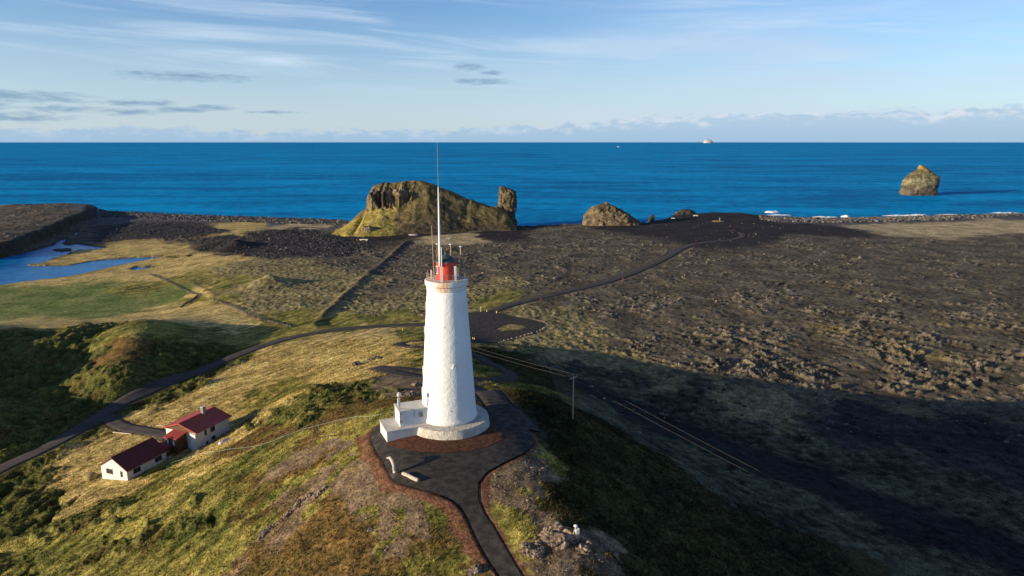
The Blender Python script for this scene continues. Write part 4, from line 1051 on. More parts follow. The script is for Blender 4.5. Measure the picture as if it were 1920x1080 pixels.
def fit_rock_color(o, base, light, seed=0, top=None):
    n_ = len(o.data.vertices); co = np.empty(n_ * 3, np.float32); o.data.vertices.foreach_get('co', co); co = co.reshape(-1, 3)
    s = np.clip(0.5 + 0.9 * fbm(co[:, 0] + co[:, 2] * .7 + seed, co[:, 1] + co[:, 2] * 0.6, max(0.5, float(np.ptp(co[:, 0])) / 7), 4, 3, .65), 0, 1)[:, None]
    C_ = np.array(base) * (1 - s) + np.array(light) * s
    if top is not None:
        nr = np.empty(n_ * 3, np.float32); o.data.vertices.foreach_get('normal', nr); nz = nr.reshape(-1, 3)[:, 2]
        k = sstep(0.55, 0.85, nz + 0.2 * (s[:, 0] - .5))[:, None]; C_ = C_ * (1 - k) + np.array(top) * k
    set_col(o, C_)


def outcrop(px, py, spread, count, size, seed, label, base=(0.10, 0.08, 0.065), light=(0.34, 0.27, 0.20), sub=3, name='rock_outcrop', cat='rock', along=0.0, aspect=1.0):
    rnd = random.Random(seed); c0 = G(px, py); V_, F_ = [], []
    for i in range(count):
        a, d = spread * (2.6 * (i + .5) / count - 1.3) if aspect < 1 else max(-1, min(1, rnd.gauss(0, .6))) * spread, max(-1, min(1, rnd.gauss(0, .6))) * spread * aspect
        x = c0[0] + a * math.cos(along) - d * math.sin(along); y = c0[1] + a * math.sin(along) + d * math.cos(along)
        s = size * rnd.uniform(0.45, 1.15) * (0.7 if abs(a) > spread else 1.0)
        vs, fs = rock_mesh((s * rnd.uniform(.8, 1.4), s * rnd.uniform(.8, 1.3), s * rnd.uniform(.5, .8)), seed + i * 1.37, sub + 1, 0.55, 1.7)
        z = zof(x, y) + s * 0.02; rz = rnd.uniform(0, 6.28); ca, sa = math.cos(rz), math.sin(rz); b = len(V_)
        V_ += [(x + v[0] * ca - v[1] * sa - c0[0], y + v[0] * sa + v[1] * ca - c0[1], z + v[2] - c0[2]) for v in vs]; F_ += [tuple(k + b for k in f) for f in fs]
    o = mesh_obj(name, V_, F_, M_rocksmall, None, True, c0); smooth_by_angle(o, 28)
    fit_rock_color(o, base, light, seed)
    return tag(o, label, cat, kind='stuff' if name == 'loose_stones' else None)


M_rocksmall = ground_material('rock_small', 4.0, 0.8, 0.08)
RB, RL = (0.09, 0.068, 0.052), (0.33, 0.245, 0.175)
outcrop(1052, 1012, 1.5, 9, 1.0, 11, 'big rounded lichened rock outcrop left of the white instrument box', RB, RL)
outcrop(1000, 1030, 1.0, 7, 0.85, 12, 'cracked boulder group right beside the path near the bottom edge', RB, RL)
outcrop(1085, 1020, 1.0, 6, 0.6, 13, 'low broken rock ledge under the white instrument box', RB, RL)
outcrop(888, 1070, 0.6, 6, 0.5, 14, 'dark jagged rock at the bottom edge left of the path', (0.07, 0.055, 0.05), (0.24, 0.19, 0.15))
outcrop(550, 955, 2.3, 15, 0.55, 15, 'long rocky rib cropping out of the heather on the lower left slope', RB, RL, along=rad(52), aspect=0.22)
outcrop(600, 925, 0.9, 6, 0.5, 16, 'small upper rock knob at the top of the rocky rib', RB, RL, along=rad(50), aspect=0.4)
outcrop(498, 998, 0.9, 7, 0.5, 17, 'lowest pale rock patch at the foot of the rocky rib', RB, RL, along=rad(50), aspect=0.5)
outcrop(768, 742, 1.6, 9, 0.95, 18, 'pale lumpy rock outcrop directly behind the lighthouse annex', RB, RL, along=rad(60), aspect=0.5)
outcrop(783, 722, 1.0, 5, 0.8, 19, 'upper rocks touching the lighthouse wall in the picture, above the annex outcrop', RB, RL)
outcrop(610, 822, 1.6, 18, 0.22, 20, 'scatter of small stones on bare ground below the handrail', RB, RL, sub=2, name='loose_stones', cat='stones')
outcrop(1003, 845, 0.9, 7, 0.35, 21, 'stones with tufts on the crest at the right end of the forecourt', RB, RL, sub=2)
outcrop(1020, 880, 0.8, 6, 0.35, 22, 'crumbly brown rocks on the crest below the forecourt corner', RB, RL, sub=2)
outcrop(1150, 1040, 1.2, 9, 0.4, 23, 'row of crest rocks leading to the bottom right of the sunlit ridge', RB, RL, sub=2, along=rad(-50), aspect=.3)
outcrop(695, 992, 0.3, 2, 0.35, 24, 'single grey stone lying on the gravel slope', RB, (0.2, 0.18, 0.16), sub=2)
outcrop(670, 685, 0.2, 1, 1.3, 25, 'lone dark boulder on the straw slope left of the switchback', (0.06, 0.045, 0.04), (0.16, 0.12, 0.09), name='boulder', cat='boulder')
outcrop(655, 692, 0.1, 1, 0.55, 26, 'small grey boulder just left of the lone dark one', (0.08, 0.07, 0.06), (0.2, 0.17, 0.14), name='boulder', cat='boulder')
outcrop(703, 674, 1.4, 6, 1.1, 27, 'dark rocks at the left tip of the switchback hollow', (0.06, 0.045, 0.04), (0.25, 0.2, 0.15), aspect=.4)
outcrop(772, 650, 1.4, 5, 0.9, 28, 'brown rocks beside the upper bend of the switchback path', (0.08, 0.06, 0.05), (0.25, 0.2, 0.15), aspect=.4)
# boulders round the car park, each its own
edge = catmull([G(*p) for p in ((937, 643), (950, 638), (965, 634), (980, 630), (995, 626), (1010, 621), (1022, 615), (1027, 609), (1020, 603))], 1.0)
rocks_e = []
protos = []
for s in range(3):
    vs, fs = rock_mesh((0.62, 0.5, 0.42), 60 + s * 2.3, 2, 0.35)
    me_ = bpy.data.meshes.new('boulder'); me_.from_pydata(vs, [], fs); me_.materials.append(M_rocksmall); protos.append(me_)
kk = 0
for i in range(0, len(edge), 2):
    sidx = kk % 3; o = bpy.data.objects.new('kerb_boulder', protos[sidx]); col.objects.link(o)
    jx, jy = random.uniform(-.3, .3), random.uniform(-.3, .3); x, y = edge[i][0] + jx, edge[i][1] + jy
    o.location = (x, y, zof(x, y) + 0.15); o.rotation_euler = (random.uniform(-.2, .2), random.uniform(-.2, .2), random.uniform(0, 6)); s = random.uniform(0.6, 1.25); o.scale = (s, s, s)
    tag(o, 'grey boulder in the curved row edging the car park', 'boulder', 'boulders edging the car park'); kk += 1
for me_ in protos:
    tmp = bpy.data.objects.new('tmp', me_); col.objects.link(tmp); fit_rock_color(tmp, (0.08, 0.07, 0.065), (0.30, 0.26, 0.22)); bpy.data.objects.remove(tmp)


def stack(name, levels, xc, yc, depth, seed, cols_, amp=2.0, n=72, kind=None, label=None, cat=None, top=None, rows=46, freq=0.08, topsh=(0.0,)):
    """sea rock from its outline: levels (z, left, right) in metres about xc; cross sections are rounded boxes of real depth"""
    zs = [l[0] for l in levels]; V_ = []
    for j in range(rows):
        z = zs[0] + (zs[-1] - zs[0]) * (j / (rows - 1)); l = np.interp(z, zs, [q[1] for q in levels]); r = np.interp(z, zs, [q[2] for q in levels])
        cx, hw = (l + r) / 2, (r - l) / 2; hd = hw * depth
        for k in range(n):
            a = 2 * math.pi * k / n; ca, sa = math.cos(a), math.sin(a)
            sx = abs(ca) ** 0.75 * math.copysign(1, ca); sy = abs(sa) ** 0.75 * math.copysign(1, sa)
            p = Vector((cx + hw * sx, hd * sy, z)); q = p * freq + Vector((seed, seed * 2, 0))
            vr = mnoise.voronoi(Vector((q.x * 1.6, q.y * 1.6, q.z * 0.8)))[0]
            d = amp * (mnoise.noise(q) * .7 + 0.5 * mnoise.noise(q * 2.7) + 0.3 * mnoise.noise(q * 6) + 0.9 * min(0.5, vr[1] - vr[0]) - 0.25) * min(1, hw / (amp * 3) + .15)
            V_.append((p.x + ca * d * .6, p.y + sa * d, z + 0.35 * d))
    b = rows - 1; F_ = [(i * n + k, i * n + (k + 1) % n, (i + 1) * n + (k + 1) % n, (i + 1) * n + k) for i in range(rows - 1) for k in range(n)]
    F_.append(tuple(range(b * n, b * n + n)))
    o = mesh_obj(name, V_, F_, M_rock, None, True, (xc, yc, 0)); smooth_by_angle(o, 30)
    fit_rock_color(o, cols_[0], cols_[1], seed, top)
    return tag(o, label, cat, kind=kind)


def px_levels(pts, D, z_shift=0.0):
    """picture outline rows (py, pxl, pxr) at ground distance D -> metre levels"""
    out = []; cx = None
    for py, a, b in pts:
        v = (540 - py) / F; z = CAMZ + D * (-SP + v * CP) / (CP + v * SP); dep = D * CP + (CAMZ - z) * SP
        out.append((z, (a - 960) / F * dep, (b - 960) / F * dep))
    cx = (out[0][1] + out[0][2]) / 2
    return [(z, a - cx, b - cx) for z, a, b in out], cx


lv, cx = px_levels([(368, 1698, 1762), (361, 1698.5, 1761.5), (355, 1701.5, 1762), (348, 1702.5, 1765), (340, 1704, 1767), (337, 1706, 1767), (331, 1712, 1765.5), (326, 1718.5, 1759), (321.5, 1724.5, 1754), (318, 1728.5, 1750), (315, 1731, 1747), (312.5, 1732, 1742), (310, 1733, 1737.5)], 1180)
lv[0] = (-4, lv[0][1], lv[0][2])
ka = stack('sea_stack', lv, cx, 1180 + 14, 0.75, 3.0, ((0.10, 0.085, 0.06), (0.27, 0.23, 0.14)), 1.9, 110, label='big pointed rock stack standing alone in the sea at right', cat='sea stack', top=(0.30, 0.27, 0.11), rows=80, freq=0.07)
# pale grassy band of the big stack against its dark foot
n_ = len(ka.data.vertices); co = np.empty(n_ * 3, np.float32); ka.data.vertices.foreach_get('co', co); co = co.reshape(-1, 3)
nn = fbm(co[:, 0] * 1.0, co[:, 2] * 1.4, 14, 4, 7, .6); hsel = sstep(14, 19, co[:, 2] + 7 * nn - 0.10 * co[:, 0]); rsel = sstep(24, 15, co[:, 0] + 6 * nn - co[:, 2] * 0.25 + 6)
k = (hsel * (0.35 + 0.65 * rsel))[:, None]; s = np.clip(.5 + nn, 0, 1)[:, None]
C_ = (np.array((0.055, 0.047, 0.04)) * (1 - s) + np.array((0.14, 0.115, 0.085)) * s) * (1 - k) + k * (np.array((0.07, 0.067, 0.036)) * (1 - s) + np.array((0.19, 0.17, 0.10)) * s)
t_ = sstep(40, 46, co[:, 2] + 4 * nn)[:, None]; C_ = C_ * (1 - t_) + t_ * np.array((0.24, 0.17, 0.05))
g_ = (sstep(.33, .5, fbm(co[:, 0], co[:, 2] * 2, 5, 3, 17)) * sstep(12, 17, co[:, 2]) * sstep(34, 26, co[:, 2]))[:, None]; C_ = C_ * (1 - g_ * .6) + g_ * .6 * np.array((0.32, 0.29, 0.24))
at_ = ka.data.color_attributes['Col']; at_.data.foreach_set('color', np.c_[C_, np.ones(n_)].astype(np.float32).ravel())

lv, cx = px_levels([(423, 1092, 1212), (418, 1093, 1203), (410, 1095, 1192), (403, 1098, 1182), (397, 1101, 1172), (392, 1106, 1162), (388, 1113, 1155), (385, 1126, 1148), (382, 1133, 1143), (379.5, 1136, 1139)], 700)
lv[0] = (-2, lv[0][1], lv[0][2])
stack('coastal_knoll', lv, cx, 707, 0.5, 8.0, ((0.07, 0.055, 0.042), (0.19, 0.145, 0.085)), 2.2, 100, label='domed brown rock knoll on the shore right of the pillar', cat='rock', rows=60, freq=0.12)
lv, cx = px_levels([(419, 1216, 1231), (412, 1218, 1229), (408, 1221, 1230), (404, 1222, 1228)], 745); lv[0] = (-1, lv[0][1], lv[0][2])
stack('shore_rock', lv, cx, 752, 0.8, 12.0, ((0.03, 0.028, 0.028), (0.06, 0.052, 0.045)), 0.8, 30, label='small black upright rock on the shore right of the knoll', cat='rock', rows=16, freq=0.3)
lv, cx = px_levels([(412, 1250, 1320), (404, 1263, 1312), (399, 1272, 1306), (395, 1277, 1301), (393.5, 1283, 1296)], 850); lv[0] = (-1, lv[0][1], lv[0][2])
stack('shore_rock', lv, cx, 856, 0.5, 14.0, ((0.025, 0.024, 0.025), (0.06, 0.052, 0.045)), 1.6, 60, label='long low black reef rock at the edge of the lava point', cat='rock', rows=24, freq=0.2)
# distant bird island
Dk = 60000
lv, cx = px_levels([(268, 1319, 1336), (266, 1319.5, 1336), (264, 1320.5, 1335), (262.6, 1321.5, 1333), (261.8, 1322.5, 1328)], Dk); lv[0] = (-60, lv[0][1], lv[0][2])
stack('island', lv, cx, Dk, 0.8, 20.0, ((0.30, 0.28, 0.29), (0.50, 0.47, 0.45)), 30, 48, label='tiny pale flat-topped island on the horizon', cat='island', rows=20, freq=0.004)
# boat far out
bp = at(1160, 276, 0.0)
sh = empty('ship', (bp[0], bp[1], 0), rad(8), label='tiny white ship far out on the sea', cat='ship'); SL = 52
vs = []
for i in range(9):
    s = i / 8; wv = 5 * (1 - (2 * max(0, s - .6) / .8) ** 2) if s > .6 else 5
    for yv, z in ((-wv, 5.5 + 3 * s * s), (-wv * .6, -1), (wv * .6, -1), (wv, 5.5 + 3 * s * s)): vs.append(((s - .5) * SL, yv, z))
fs = [(i * 4 + k, i * 4 + k + 1, i * 4 + k + 5, i * 4 + k + 4) for i in range(8) for k in range(3)] + [(i * 4 + 3, i * 4, i * 4 + 4, i * 4 + 7) for i in range(8)] + [(3, 2, 1, 0), (32, 33, 34, 35)]
mesh_obj('hull', vs, fs, M_whitep, sh)
MB().box((-14, 0, 10), (16, 7, 9)).box((-14, 0, 16), (10, 6, 4)).build('superstructure', M_whitep, sh)
MB().tube([(-12, 0, 17), (-12, 0, 27)], 0.5, 6).tube([(14, 0, 7), (14, 0, 20)], 0.4, 6).build('mast', M_whitep, sh)

# the grassy headland with its cliff, and the pillar at its right end
D0 = 690.0
cr = [(620, 436), (632, 431), (645, 423), (656, 415), (668, 404), (677, 396), (681, 393), (688, 391), (692, 386), (694, 376), (696, 368), (697.5, 360), (700, 350), (708, 346), (719, 342.8), (733, 342.5), (747, 341.4), (762, 339), (778, 338), (793, 339), (808, 342.8), (826, 350.7), (836, 354), (848, 358.6), (865, 366.5), (877, 373.4), (884, 373), (897, 379), (917, 385), (933, 388), (950, 396), (972, 430)]
ft = [(620, 437), (632, 440), (650, 441), (668, 443), (700, 443.5), (730, 443), (760, 441), (818, 438), (860, 435), (900, 432), (940, 431), (972, 431)]
def ztan(py, D): v = (540 - py) / F; return CAMZ + D * (-SP + v * CP) / (CP + v * SP)
def xat(px, D, z): return (px - 960) / F * (D * CP + (CAMZ - z) * SP)
cx_ = np.array([xat(p[0], D0, 30) for p in cr]); cz_ = np.array([ztan(p[1], D0) for p in cr])
NX, NY = 420, 260
hx = np.linspace(cx_[0] + 2, cx_[-1] - 1, NX)
fy = np.array([at(p[0], p[1], 7.5)[1] for p in ft]); fx = np.array([at(p[0], p[1], 7.5)[0] for p in ft])
XH = np.repeat(hx[:, None], NY, 1)
crest = np.interp(hx, cx_, cz_); foot = np.interp(hx * 0.93, fx, fy)
T01 = np.linspace(0, 1.42, NY)[None].repeat(NX, 0)
wob = fbm(XH, T01 * 60, 22, 3, 77)
YH = foot[:, None] + (D0 - foot[:, None]) * np.minimum(T01, 1) + np.maximum(T01 - 1, 0) * 95
pxh = XH / (D0 * CP + 60 * SP) * F + 960
base_h = 6.0
tt = np.clip(T01 + 0.04 * wob, 0, 1)
s_gen = 0.80 * tt ** 0.85 + 0.20 * sstep(0.45, 0.95, tt)
# cliff: green apron, then a rock wall under the summit turf
edge_t = 0.66 + 0.10 * fbm(XH, XH * 0, 9, 4, 33)
apron = 0.52 * (tt / 0.66) ** 1.0
capr = 0.52 + 0.27 * sstep(0, 0.05, tt - edge_t) + 0.21 * np.clip((tt - edge_t - .03) / 0.30, 0, 1) ** 0.8
s_cl = np.where(tt < edge_t, np.minimum(apron, 0.56), capr)
kcl = sstep(686, 694, pxh) * sstep(800, 740, pxh + 10 * fbm(XH, T01 * 40, 15, 3, 44))
s_low = tt ** 0.9
klow = sstep(694, 684, pxh)
sh_ = s_gen * (1 - kcl) + s_cl * kcl; sh_ = sh_ * (1 - klow) + s_low * klow
crw = crest[:, None]
ZH = base_h + (crw - base_h) * sh_
ZH = ZH - np.clip(T01 - 1.0, 0, 1) ** 0.8 * (ZH + 8) / (0.42 ** 0.8) * 1.05
ZH += 0.55 * fbm(XH, YH, 7, 4, 55, .6) * sstep(0, .1, tt) + 0.9 * fbm(XH, YH, 26, 3, 56) * sstep(0, .2, tt) * sstep(1, .8, tt) + kcl * sstep(.55, .66, tt) * sstep(.95, .75, tt) * 2.2 * fbm(XH * 1.5, YH, 5, 3, 57)
YH2 = YH - kcl * sstep(0.6, 0.68, tt) * sstep(0.85, 0.70, tt) * 6 * (ridged(XH, ZH * 0.8, 15, 5, 58) - .4)
# gullies and small ledge low on the left
ii = (np.arange(NX - 1)[:, None] * NY + np.arange(NY - 1)[None]).ravel()
head = big_mesh('headland', np.c_[XH.ravel(), YH2.ravel(), ZH.ravel()], np.c_[ii, ii + NY, ii + NY + 1, ii + 1], M_rock)
f1 = fbm(XH, YH, 10, 4, 91, .6); f2 = fbm(XH, YH, 30, 3, 92)
s = np.clip(.5 + .9 * f1, 0, 1).ravel()[:, None]
cO = np.array((0.10, 0.078, 0.036)) * (1 - s) + np.array((0.21, 0.165, 0.072)) * s
cGn = np.array((0.22, 0.18, 0.045)) * (1 - s) + np.array((0.38, 0.30, 0.085)) * s
cCl = np.array((0.035, 0.028, 0.024)) * (1 - s) + np.array((0.26, 0.19, 0.12)) * s
cBr = np.array((0.07, 0.055, 0.038)) * (1 - s) + np.array((0.14, 0.105, 0.06)) * s
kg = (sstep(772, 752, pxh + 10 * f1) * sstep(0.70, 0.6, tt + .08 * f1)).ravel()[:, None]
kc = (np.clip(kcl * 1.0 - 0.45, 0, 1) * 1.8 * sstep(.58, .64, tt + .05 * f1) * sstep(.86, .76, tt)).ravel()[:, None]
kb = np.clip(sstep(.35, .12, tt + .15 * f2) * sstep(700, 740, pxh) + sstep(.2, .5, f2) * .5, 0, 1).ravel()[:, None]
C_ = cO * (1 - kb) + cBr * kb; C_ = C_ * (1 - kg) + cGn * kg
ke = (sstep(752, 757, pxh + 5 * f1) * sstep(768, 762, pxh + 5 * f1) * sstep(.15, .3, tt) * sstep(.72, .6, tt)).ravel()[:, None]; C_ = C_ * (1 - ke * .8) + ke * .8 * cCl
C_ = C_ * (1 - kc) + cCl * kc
trk = catmull([(833, 371), (836, 385), (839, 400), (838, 412), (846, 424), (860, 430)], 1.0)
dpx = np.stack([pxh.ravel(), (540 - F * ((ZH.ravel() - CAMZ) * CP + YH.ravel() * SP) / (YH.ravel() * CP - (ZH.ravel() - CAMZ) * SP))], 1)
dt = poly_dist(dpx[:, 0], dpx[:, 1], trk, 8); ktr = np.exp(-(dt / 2.0) ** 2)[:, None] * .85; C_ = C_ * (1 - ktr) + ktr * np.array((0.05, 0.04, 0.035))
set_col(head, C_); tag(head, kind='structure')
if np.mean([head.data.polygons[i].normal.z for i in range(0, 20000, 500)]) < 0: head.data.flip_normals()
lv, cx = px_levels([(432, 922, 969), (428, 926, 968.5), (415, 930, 968), (400, 931, 967), (390, 932, 967.5), (380, 934.5, 968), (370, 935, 969), (362, 935, 968.5), (357, 935, 962), (353, 935.5, 952), (350, 937, 943)], 688)
lv[0] = (-3, lv[0][1], lv[0][2])
stack('rock_pillar', lv, cx, 697, 0.75, 31.0, ((0.06, 0.048, 0.036), (0.155, 0.12, 0.072)), 2.4, 90, label='tall square rock pillar at the right end of the grassy headland', cat='rock', rows=80, freq=0.13)
# small bluff with pale left face at the foot of the headland
lv, cx = px_levels([(452, 672, 706), (446, 673, 703), (438, 674, 700), (431, 675, 697), (426, 676, 692)], 612); lv[0] = (3, lv[0][1], lv[0][2])
stack('rock_bluff', lv, cx, 620, 0.7, 37.0, ((0.07, 0.055, 0.045), (0.36, 0.28, 0.19)), 1.3, 60, label='small bluff with pale rock face at the left foot of the headland', cat='rock', rows=30, freq=0.25, top=(0.05, 0.042, 0.035))


# ------------------------------------------------------------------ scattered stones (uncountable)
def scatter(name, xs, ys, size, base, light, label, cat, flat=0.6, sink=0.1, mat=None, seed=0):
    r = np.random.default_rng(seed)
    t = (1 + 5 ** .5) / 2
    iv = np.array([(-1, t, 0), (1, t, 0), (-1, -t, 0), (1, -t, 0), (0, -1, t), (0, 1, t), (0, -1, -t), (0, 1, -t), (t, 0, -1), (t, 0, 1), (-t, 0, -1), (-t, 0, 1)]) / 1.9
    jf = np.array([(0, 11, 5), (0, 5, 1), (0, 1, 7), (0, 7, 10), (0, 10, 11), (1, 5, 9), (5, 11, 4), (11, 10, 2), (10, 7, 6), (7, 1, 8), (3, 9, 4), (3, 4, 2), (3, 2, 6), (3, 6, 8), (3, 8, 9), (4, 9, 5), (2, 4, 11), (6, 2, 10), (8, 6, 7), (9, 8, 1)])
    N_ = len(xs); V_ = iv[None] * (1 + 0.35 * r.normal(size=(N_, 12, 1)).clip(-1.6, 1.6)) * size[:, None, None]
    V_ = V_ * np.stack([r.uniform(.8, 1.5, N_), r.uniform(.8, 1.3, N_), r.uniform(.5, 1.0, N_) * flat * 1.3], 1)[:, None]
    a = r.uniform(0, 6.28, N_); ca, sa = np.cos(a)[:, None], np.sin(a)[:, None]
    X_ = V_[..., 0] * ca - V_[..., 1] * sa + xs[:, None]; Y_ = V_[..., 0] * sa + V_[..., 1] * ca + ys[:, None]; Z_ = V_[..., 2] + (zofv(xs, ys) + size * sink)[:, None]
    F_ = (jf[None] + (np.arange(N_) * 12)[:, None, None]).reshape(-1, 3)
    o = big_mesh(name, np.stack([X_, Y_, Z_], -1).reshape(-1, 3), F_, mat or M_rocksmall, False)
    s = np.repeat(r.uniform(0, 1, N_) ** 1.3, 12)[:, None]; set_col(o, np.array(base) * (1 - s) + np.array(light) * s)
    return tag(o, label, cat, kind='stuff')


r2 = np.random.default_rng(12)
def beach_pts(p0, p1, N_, wid):
    a0, a1 = [math.atan2(*at(p, 410, 5)[:2]) for p in (p0, p1)]; a = r2.uniform(a0, a1, N_); d = r2.uniform(-3, wid, N_)
    r_ = np.interp(a, c_az, c_r) - d; return r_ * np.sin(a), r_ * np.cos(a)
x1, y1 = beach_pts(190, 650, 6500, 55); x2, y2 = beach_pts(1440, 1790, 3000, 48); x3, y3 = beach_pts(1425, 1860, 1800, 40); x4, y4 = beach_pts(1780, 1960, 700, 20); x2, y2 = np.r_[x2, x3, x4], np.r_[y2, y3, y4]
scatter('beach_boulders', np.r_[x1, x2], np.r_[y1, y2], np.r_[r2.uniform(.5, 1.5, len(x1)), r2.uniform(.6, 1.7, len(x2))], (0.045, 0.045, 0.047), (0.19, 0.18, 0.165), 'grey rounded boulders heaped along the shore', 'boulders', 0.8, 0.15, seed=1)
# lava rubble on the plain
N_ = 60000; a = r2.uniform(rad(-12), rad(46), N_); r_ = np.exp(r2.uniform(math.log(190), math.log(760), N_)); xs, ys = r_ * np.sin(a), r_ * np.cos(a)
mk = sstep(0.0, 0.55, fbm(xs, ys, 34, 3, 41) + 0.22) * np.clip(0.6 * ridged((xs * .8 - ys * .6) / 2.6, xs * .6 + ys * .8, 8, 5, 61) + 0.4 * ridged((xs * .8 - ys * .6) / 1.4, xs * .6 + ys * .8, 3.2, 4, 67) - 0.5, 0, 1) * 3
dr = np.minimum.reduce([poly_dist(xs, ys, road_main, 9), poly_dist(xs, ys, road_far, 9), sdf(xs, ys, lot_poly, 8)])
ok = (r2.uniform(0, 1, N_) < mk) & (dr > 5) & (r_ < np.interp(a, c_az, c_r) - 8) & (hs(xs, ys) < 15.5)
scatter('lava_rubble', xs[ok], ys[ok], r2.gamma(1.8, 0.11, ok.sum()) + .1, (0.06, 0.05, 0.04), (0.24, 0.20, 0.15), 'rough lichened lava stones strewn over the dark plain', 'rubble', 0.8, 0.1, seed=2)
N_ = 5500; a = r2.uniform(rad(-33), rad(-12), N_); r_ = np.exp(r2.uniform(math.log(430), math.log(720), N_)); xs, ys = r_ * np.sin(a), r_ * np.cos(a)
_, cc_, dp_ = terrain(xs, ys); ok = (cc_.mean(1) < 0.075) & (dp_ > 4) & (r_ < np.interp(a, c_az, c_r) - 60)
scatter('black_lava_rubble', xs[ok], ys[ok], r2.gamma(1.8, 0.15, ok.sum()) + .15, (0.025, 0.023, 0.023), (0.13, 0.12, 0.11), 'blackish lava blocks on the flat behind the lagoon', 'rubble', 0.9, 0.1, seed=3)
# small stones on the gravel of the hill
N_ = 16000; xs, ys = r2.uniform(-45, 22, N_), r2.uniform(58, 112, N_)
zz_, cc_, _ = terrain(xs, ys); gr = (cc_[:, 0] > 0.09) & (cc_[:, 0] < cc_[:, 1] * 1.6) & (cc_[:, 1] > cc_[:, 0] * 0.66) & (cc_[:, 2] > cc_[:, 0] * 0.40); dpd = sdf(xs, ys, PAD, 5)
ok = gr & (dpd > 0.3)
scatter('hill_stones', xs[ok], ys[ok], r2.gamma(1.5, 0.022, ok.sum()) + .025, (0.10, 0.075, 0.055), (0.34, 0.26, 0.19), 'small loose stones on the bare gravel of the hill', 'stones', 0.8, 0.2, seed=4)


# grass tussocks: short leaning blades in clumps on the near slopes
def tussocks(name, N_, box, minr, maxr, label, seed):
    r = np.random.default_rng(seed); xs, ys = r.uniform(box[0], box[1], N_), r.uniform(box[2], box[3], N_)
    zz_, cc_, _ = terrain(xs, ys); d1 = sdf(xs, ys, PAD, 6); d2 = np.minimum(poly_dist(xs, ys, switchback, 6), poly_dist(xs, ys, pathup, 6)); d3 = poly_dist(xs, ys, road_main, 6)
    gre = (cc_[:, 2] < cc_[:, 1] * 0.52) & (d1 > 2.3) & (d2 > 2.4) & (d3 > 3.4) & (np.hypot(xs, ys) > minr)
    for o_, e_, L_, W_ in ((h1o, e1x, 10.5, 7.6), (h2o, e2x, 10.5, 9.5)):
        qx = (xs - o_[0]) * e_[0] + (ys - o_[1]) * e_[1]; qy = -(xs - o_[0]) * e_[1] + (ys - o_[1]) * e_[0]
        gre &= ~((qx > -3.5) & (qx < L_ + 3.5) & (qy > -.3) & (qy < W_ + .3))
    xs, ys, cc_ = xs[gre], ys[gre], cc_[gre]; N_ = len(xs); B_ = 5
    hgt = r.uniform(.16, .42, N_) * (0.7 + 0.6 * r.random(N_)); z0_ = zofv(xs, ys) - .03
    V_ = np.zeros((N_, B_, 3, 3)); ang_ = r.uniform(0, 6.28, (N_, B_)); lean = r.uniform(.2, .9, (N_, B_)); wd = r.uniform(.03, .075, (N_, B_))
    ca, sa = np.cos(ang_), np.sin(ang_); bx = xs[:, None] + .12 * r.normal(size=(N_, B_)); by = ys[:, None] + .12 * r.normal(size=(N_, B_)); h_ = hgt[:, None] * r.uniform(.6, 1.1, (N_, B_))
    V_[..., 0, :] = np.stack([bx - sa * wd, by + ca * wd, z0_[:, None] + 0 * bx], -1); V_[..., 1, :] = np.stack([bx + sa * wd, by - ca * wd, z0_[:, None] + 0 * bx], -1)
    V_[..., 2, :] = np.stack([bx + ca * lean * h_ + .25 * h_, by + sa * lean * h_, z0_[:, None] + h_], -1)
    o = big_mesh(name, V_.reshape(-1, 3), np.arange(N_ * B_ * 3).reshape(-1, 3), M_ground, False)
    cv = np.repeat(cc_ * r.uniform(.75, 1.45, (N_, 1)), B_ * 3, 0); set_col(o, np.clip(cv, 0, .6))
    return tag(o, label, 'grass', kind='stuff')


tussocks('grass_tussocks', 120000, (-130, 12, 50, 250), 55, 260, 'clumps of dry and green grass on the lighthouse hill', 5)
tussocks('heath_plants', 30000, (0, 60, 60, 150), 55, 260, 'low grass clumps on the shaded side of the hill', 6)  # blades copy the ground colour, painted hill shade included

# ------------------------------------------------------------------ walls of piled stone
def stone_wall(px_list, label, h=0.9, wth=0.7):
    line = catmull([G(*p) for p in px_list], 1.0); V_, F_ = [], []; rnd = random.Random(len(px_list)); o0 = line[0]
    for i, p in enumerate(line):
        for q in range(2):
            s = rnd.uniform(.32, .5); vs, fs = rock_mesh((s * 1.3, s, s * .8), i * 1.9 + q, 1, 0.3); z = zof(p[0], p[1]) + (0.2 if q == 0 else h * .7)
            jx, jy = rnd.uniform(-.25, .25), rnd.uniform(-.25, .25); b = len(V_)
            V_ += [(v[0] + p[0] + jx - o0[0], v[1] + p[1] + jy - o0[1], v[2] + z) for v in vs]; F_ += [tuple(k + b for k in f) for f in fs]
    o = mesh_obj('stone_wall', V_, F_, M_rocksmall, None, False, (o0[0], o0[1], 0)); fit_rock_color(o, (0.05, 0.045, 0.04), (0.17, 0.15, 0.12)); return tag(o, label, 'wall')


stone_wall([(280, 515), (297, 521), (312, 528), (330, 537), (345, 544), (358, 550), (370, 553), (362, 562), (347, 571), (339, 577)], 'old stone wall bending round the end of the green field')
stone_wall([(402, 563), (420, 570), (440, 578), (465, 590), (490, 600), (515, 606), (545, 613)], 'old stone wall running across the grass to the road')

# ------------------------------------------------------------------ driftwood, instrument, poles, markers
def pad_at(px, py): p = G(px, py); return Vector((p[0], p[1], float(hs(p[0], p[1])) + .09))


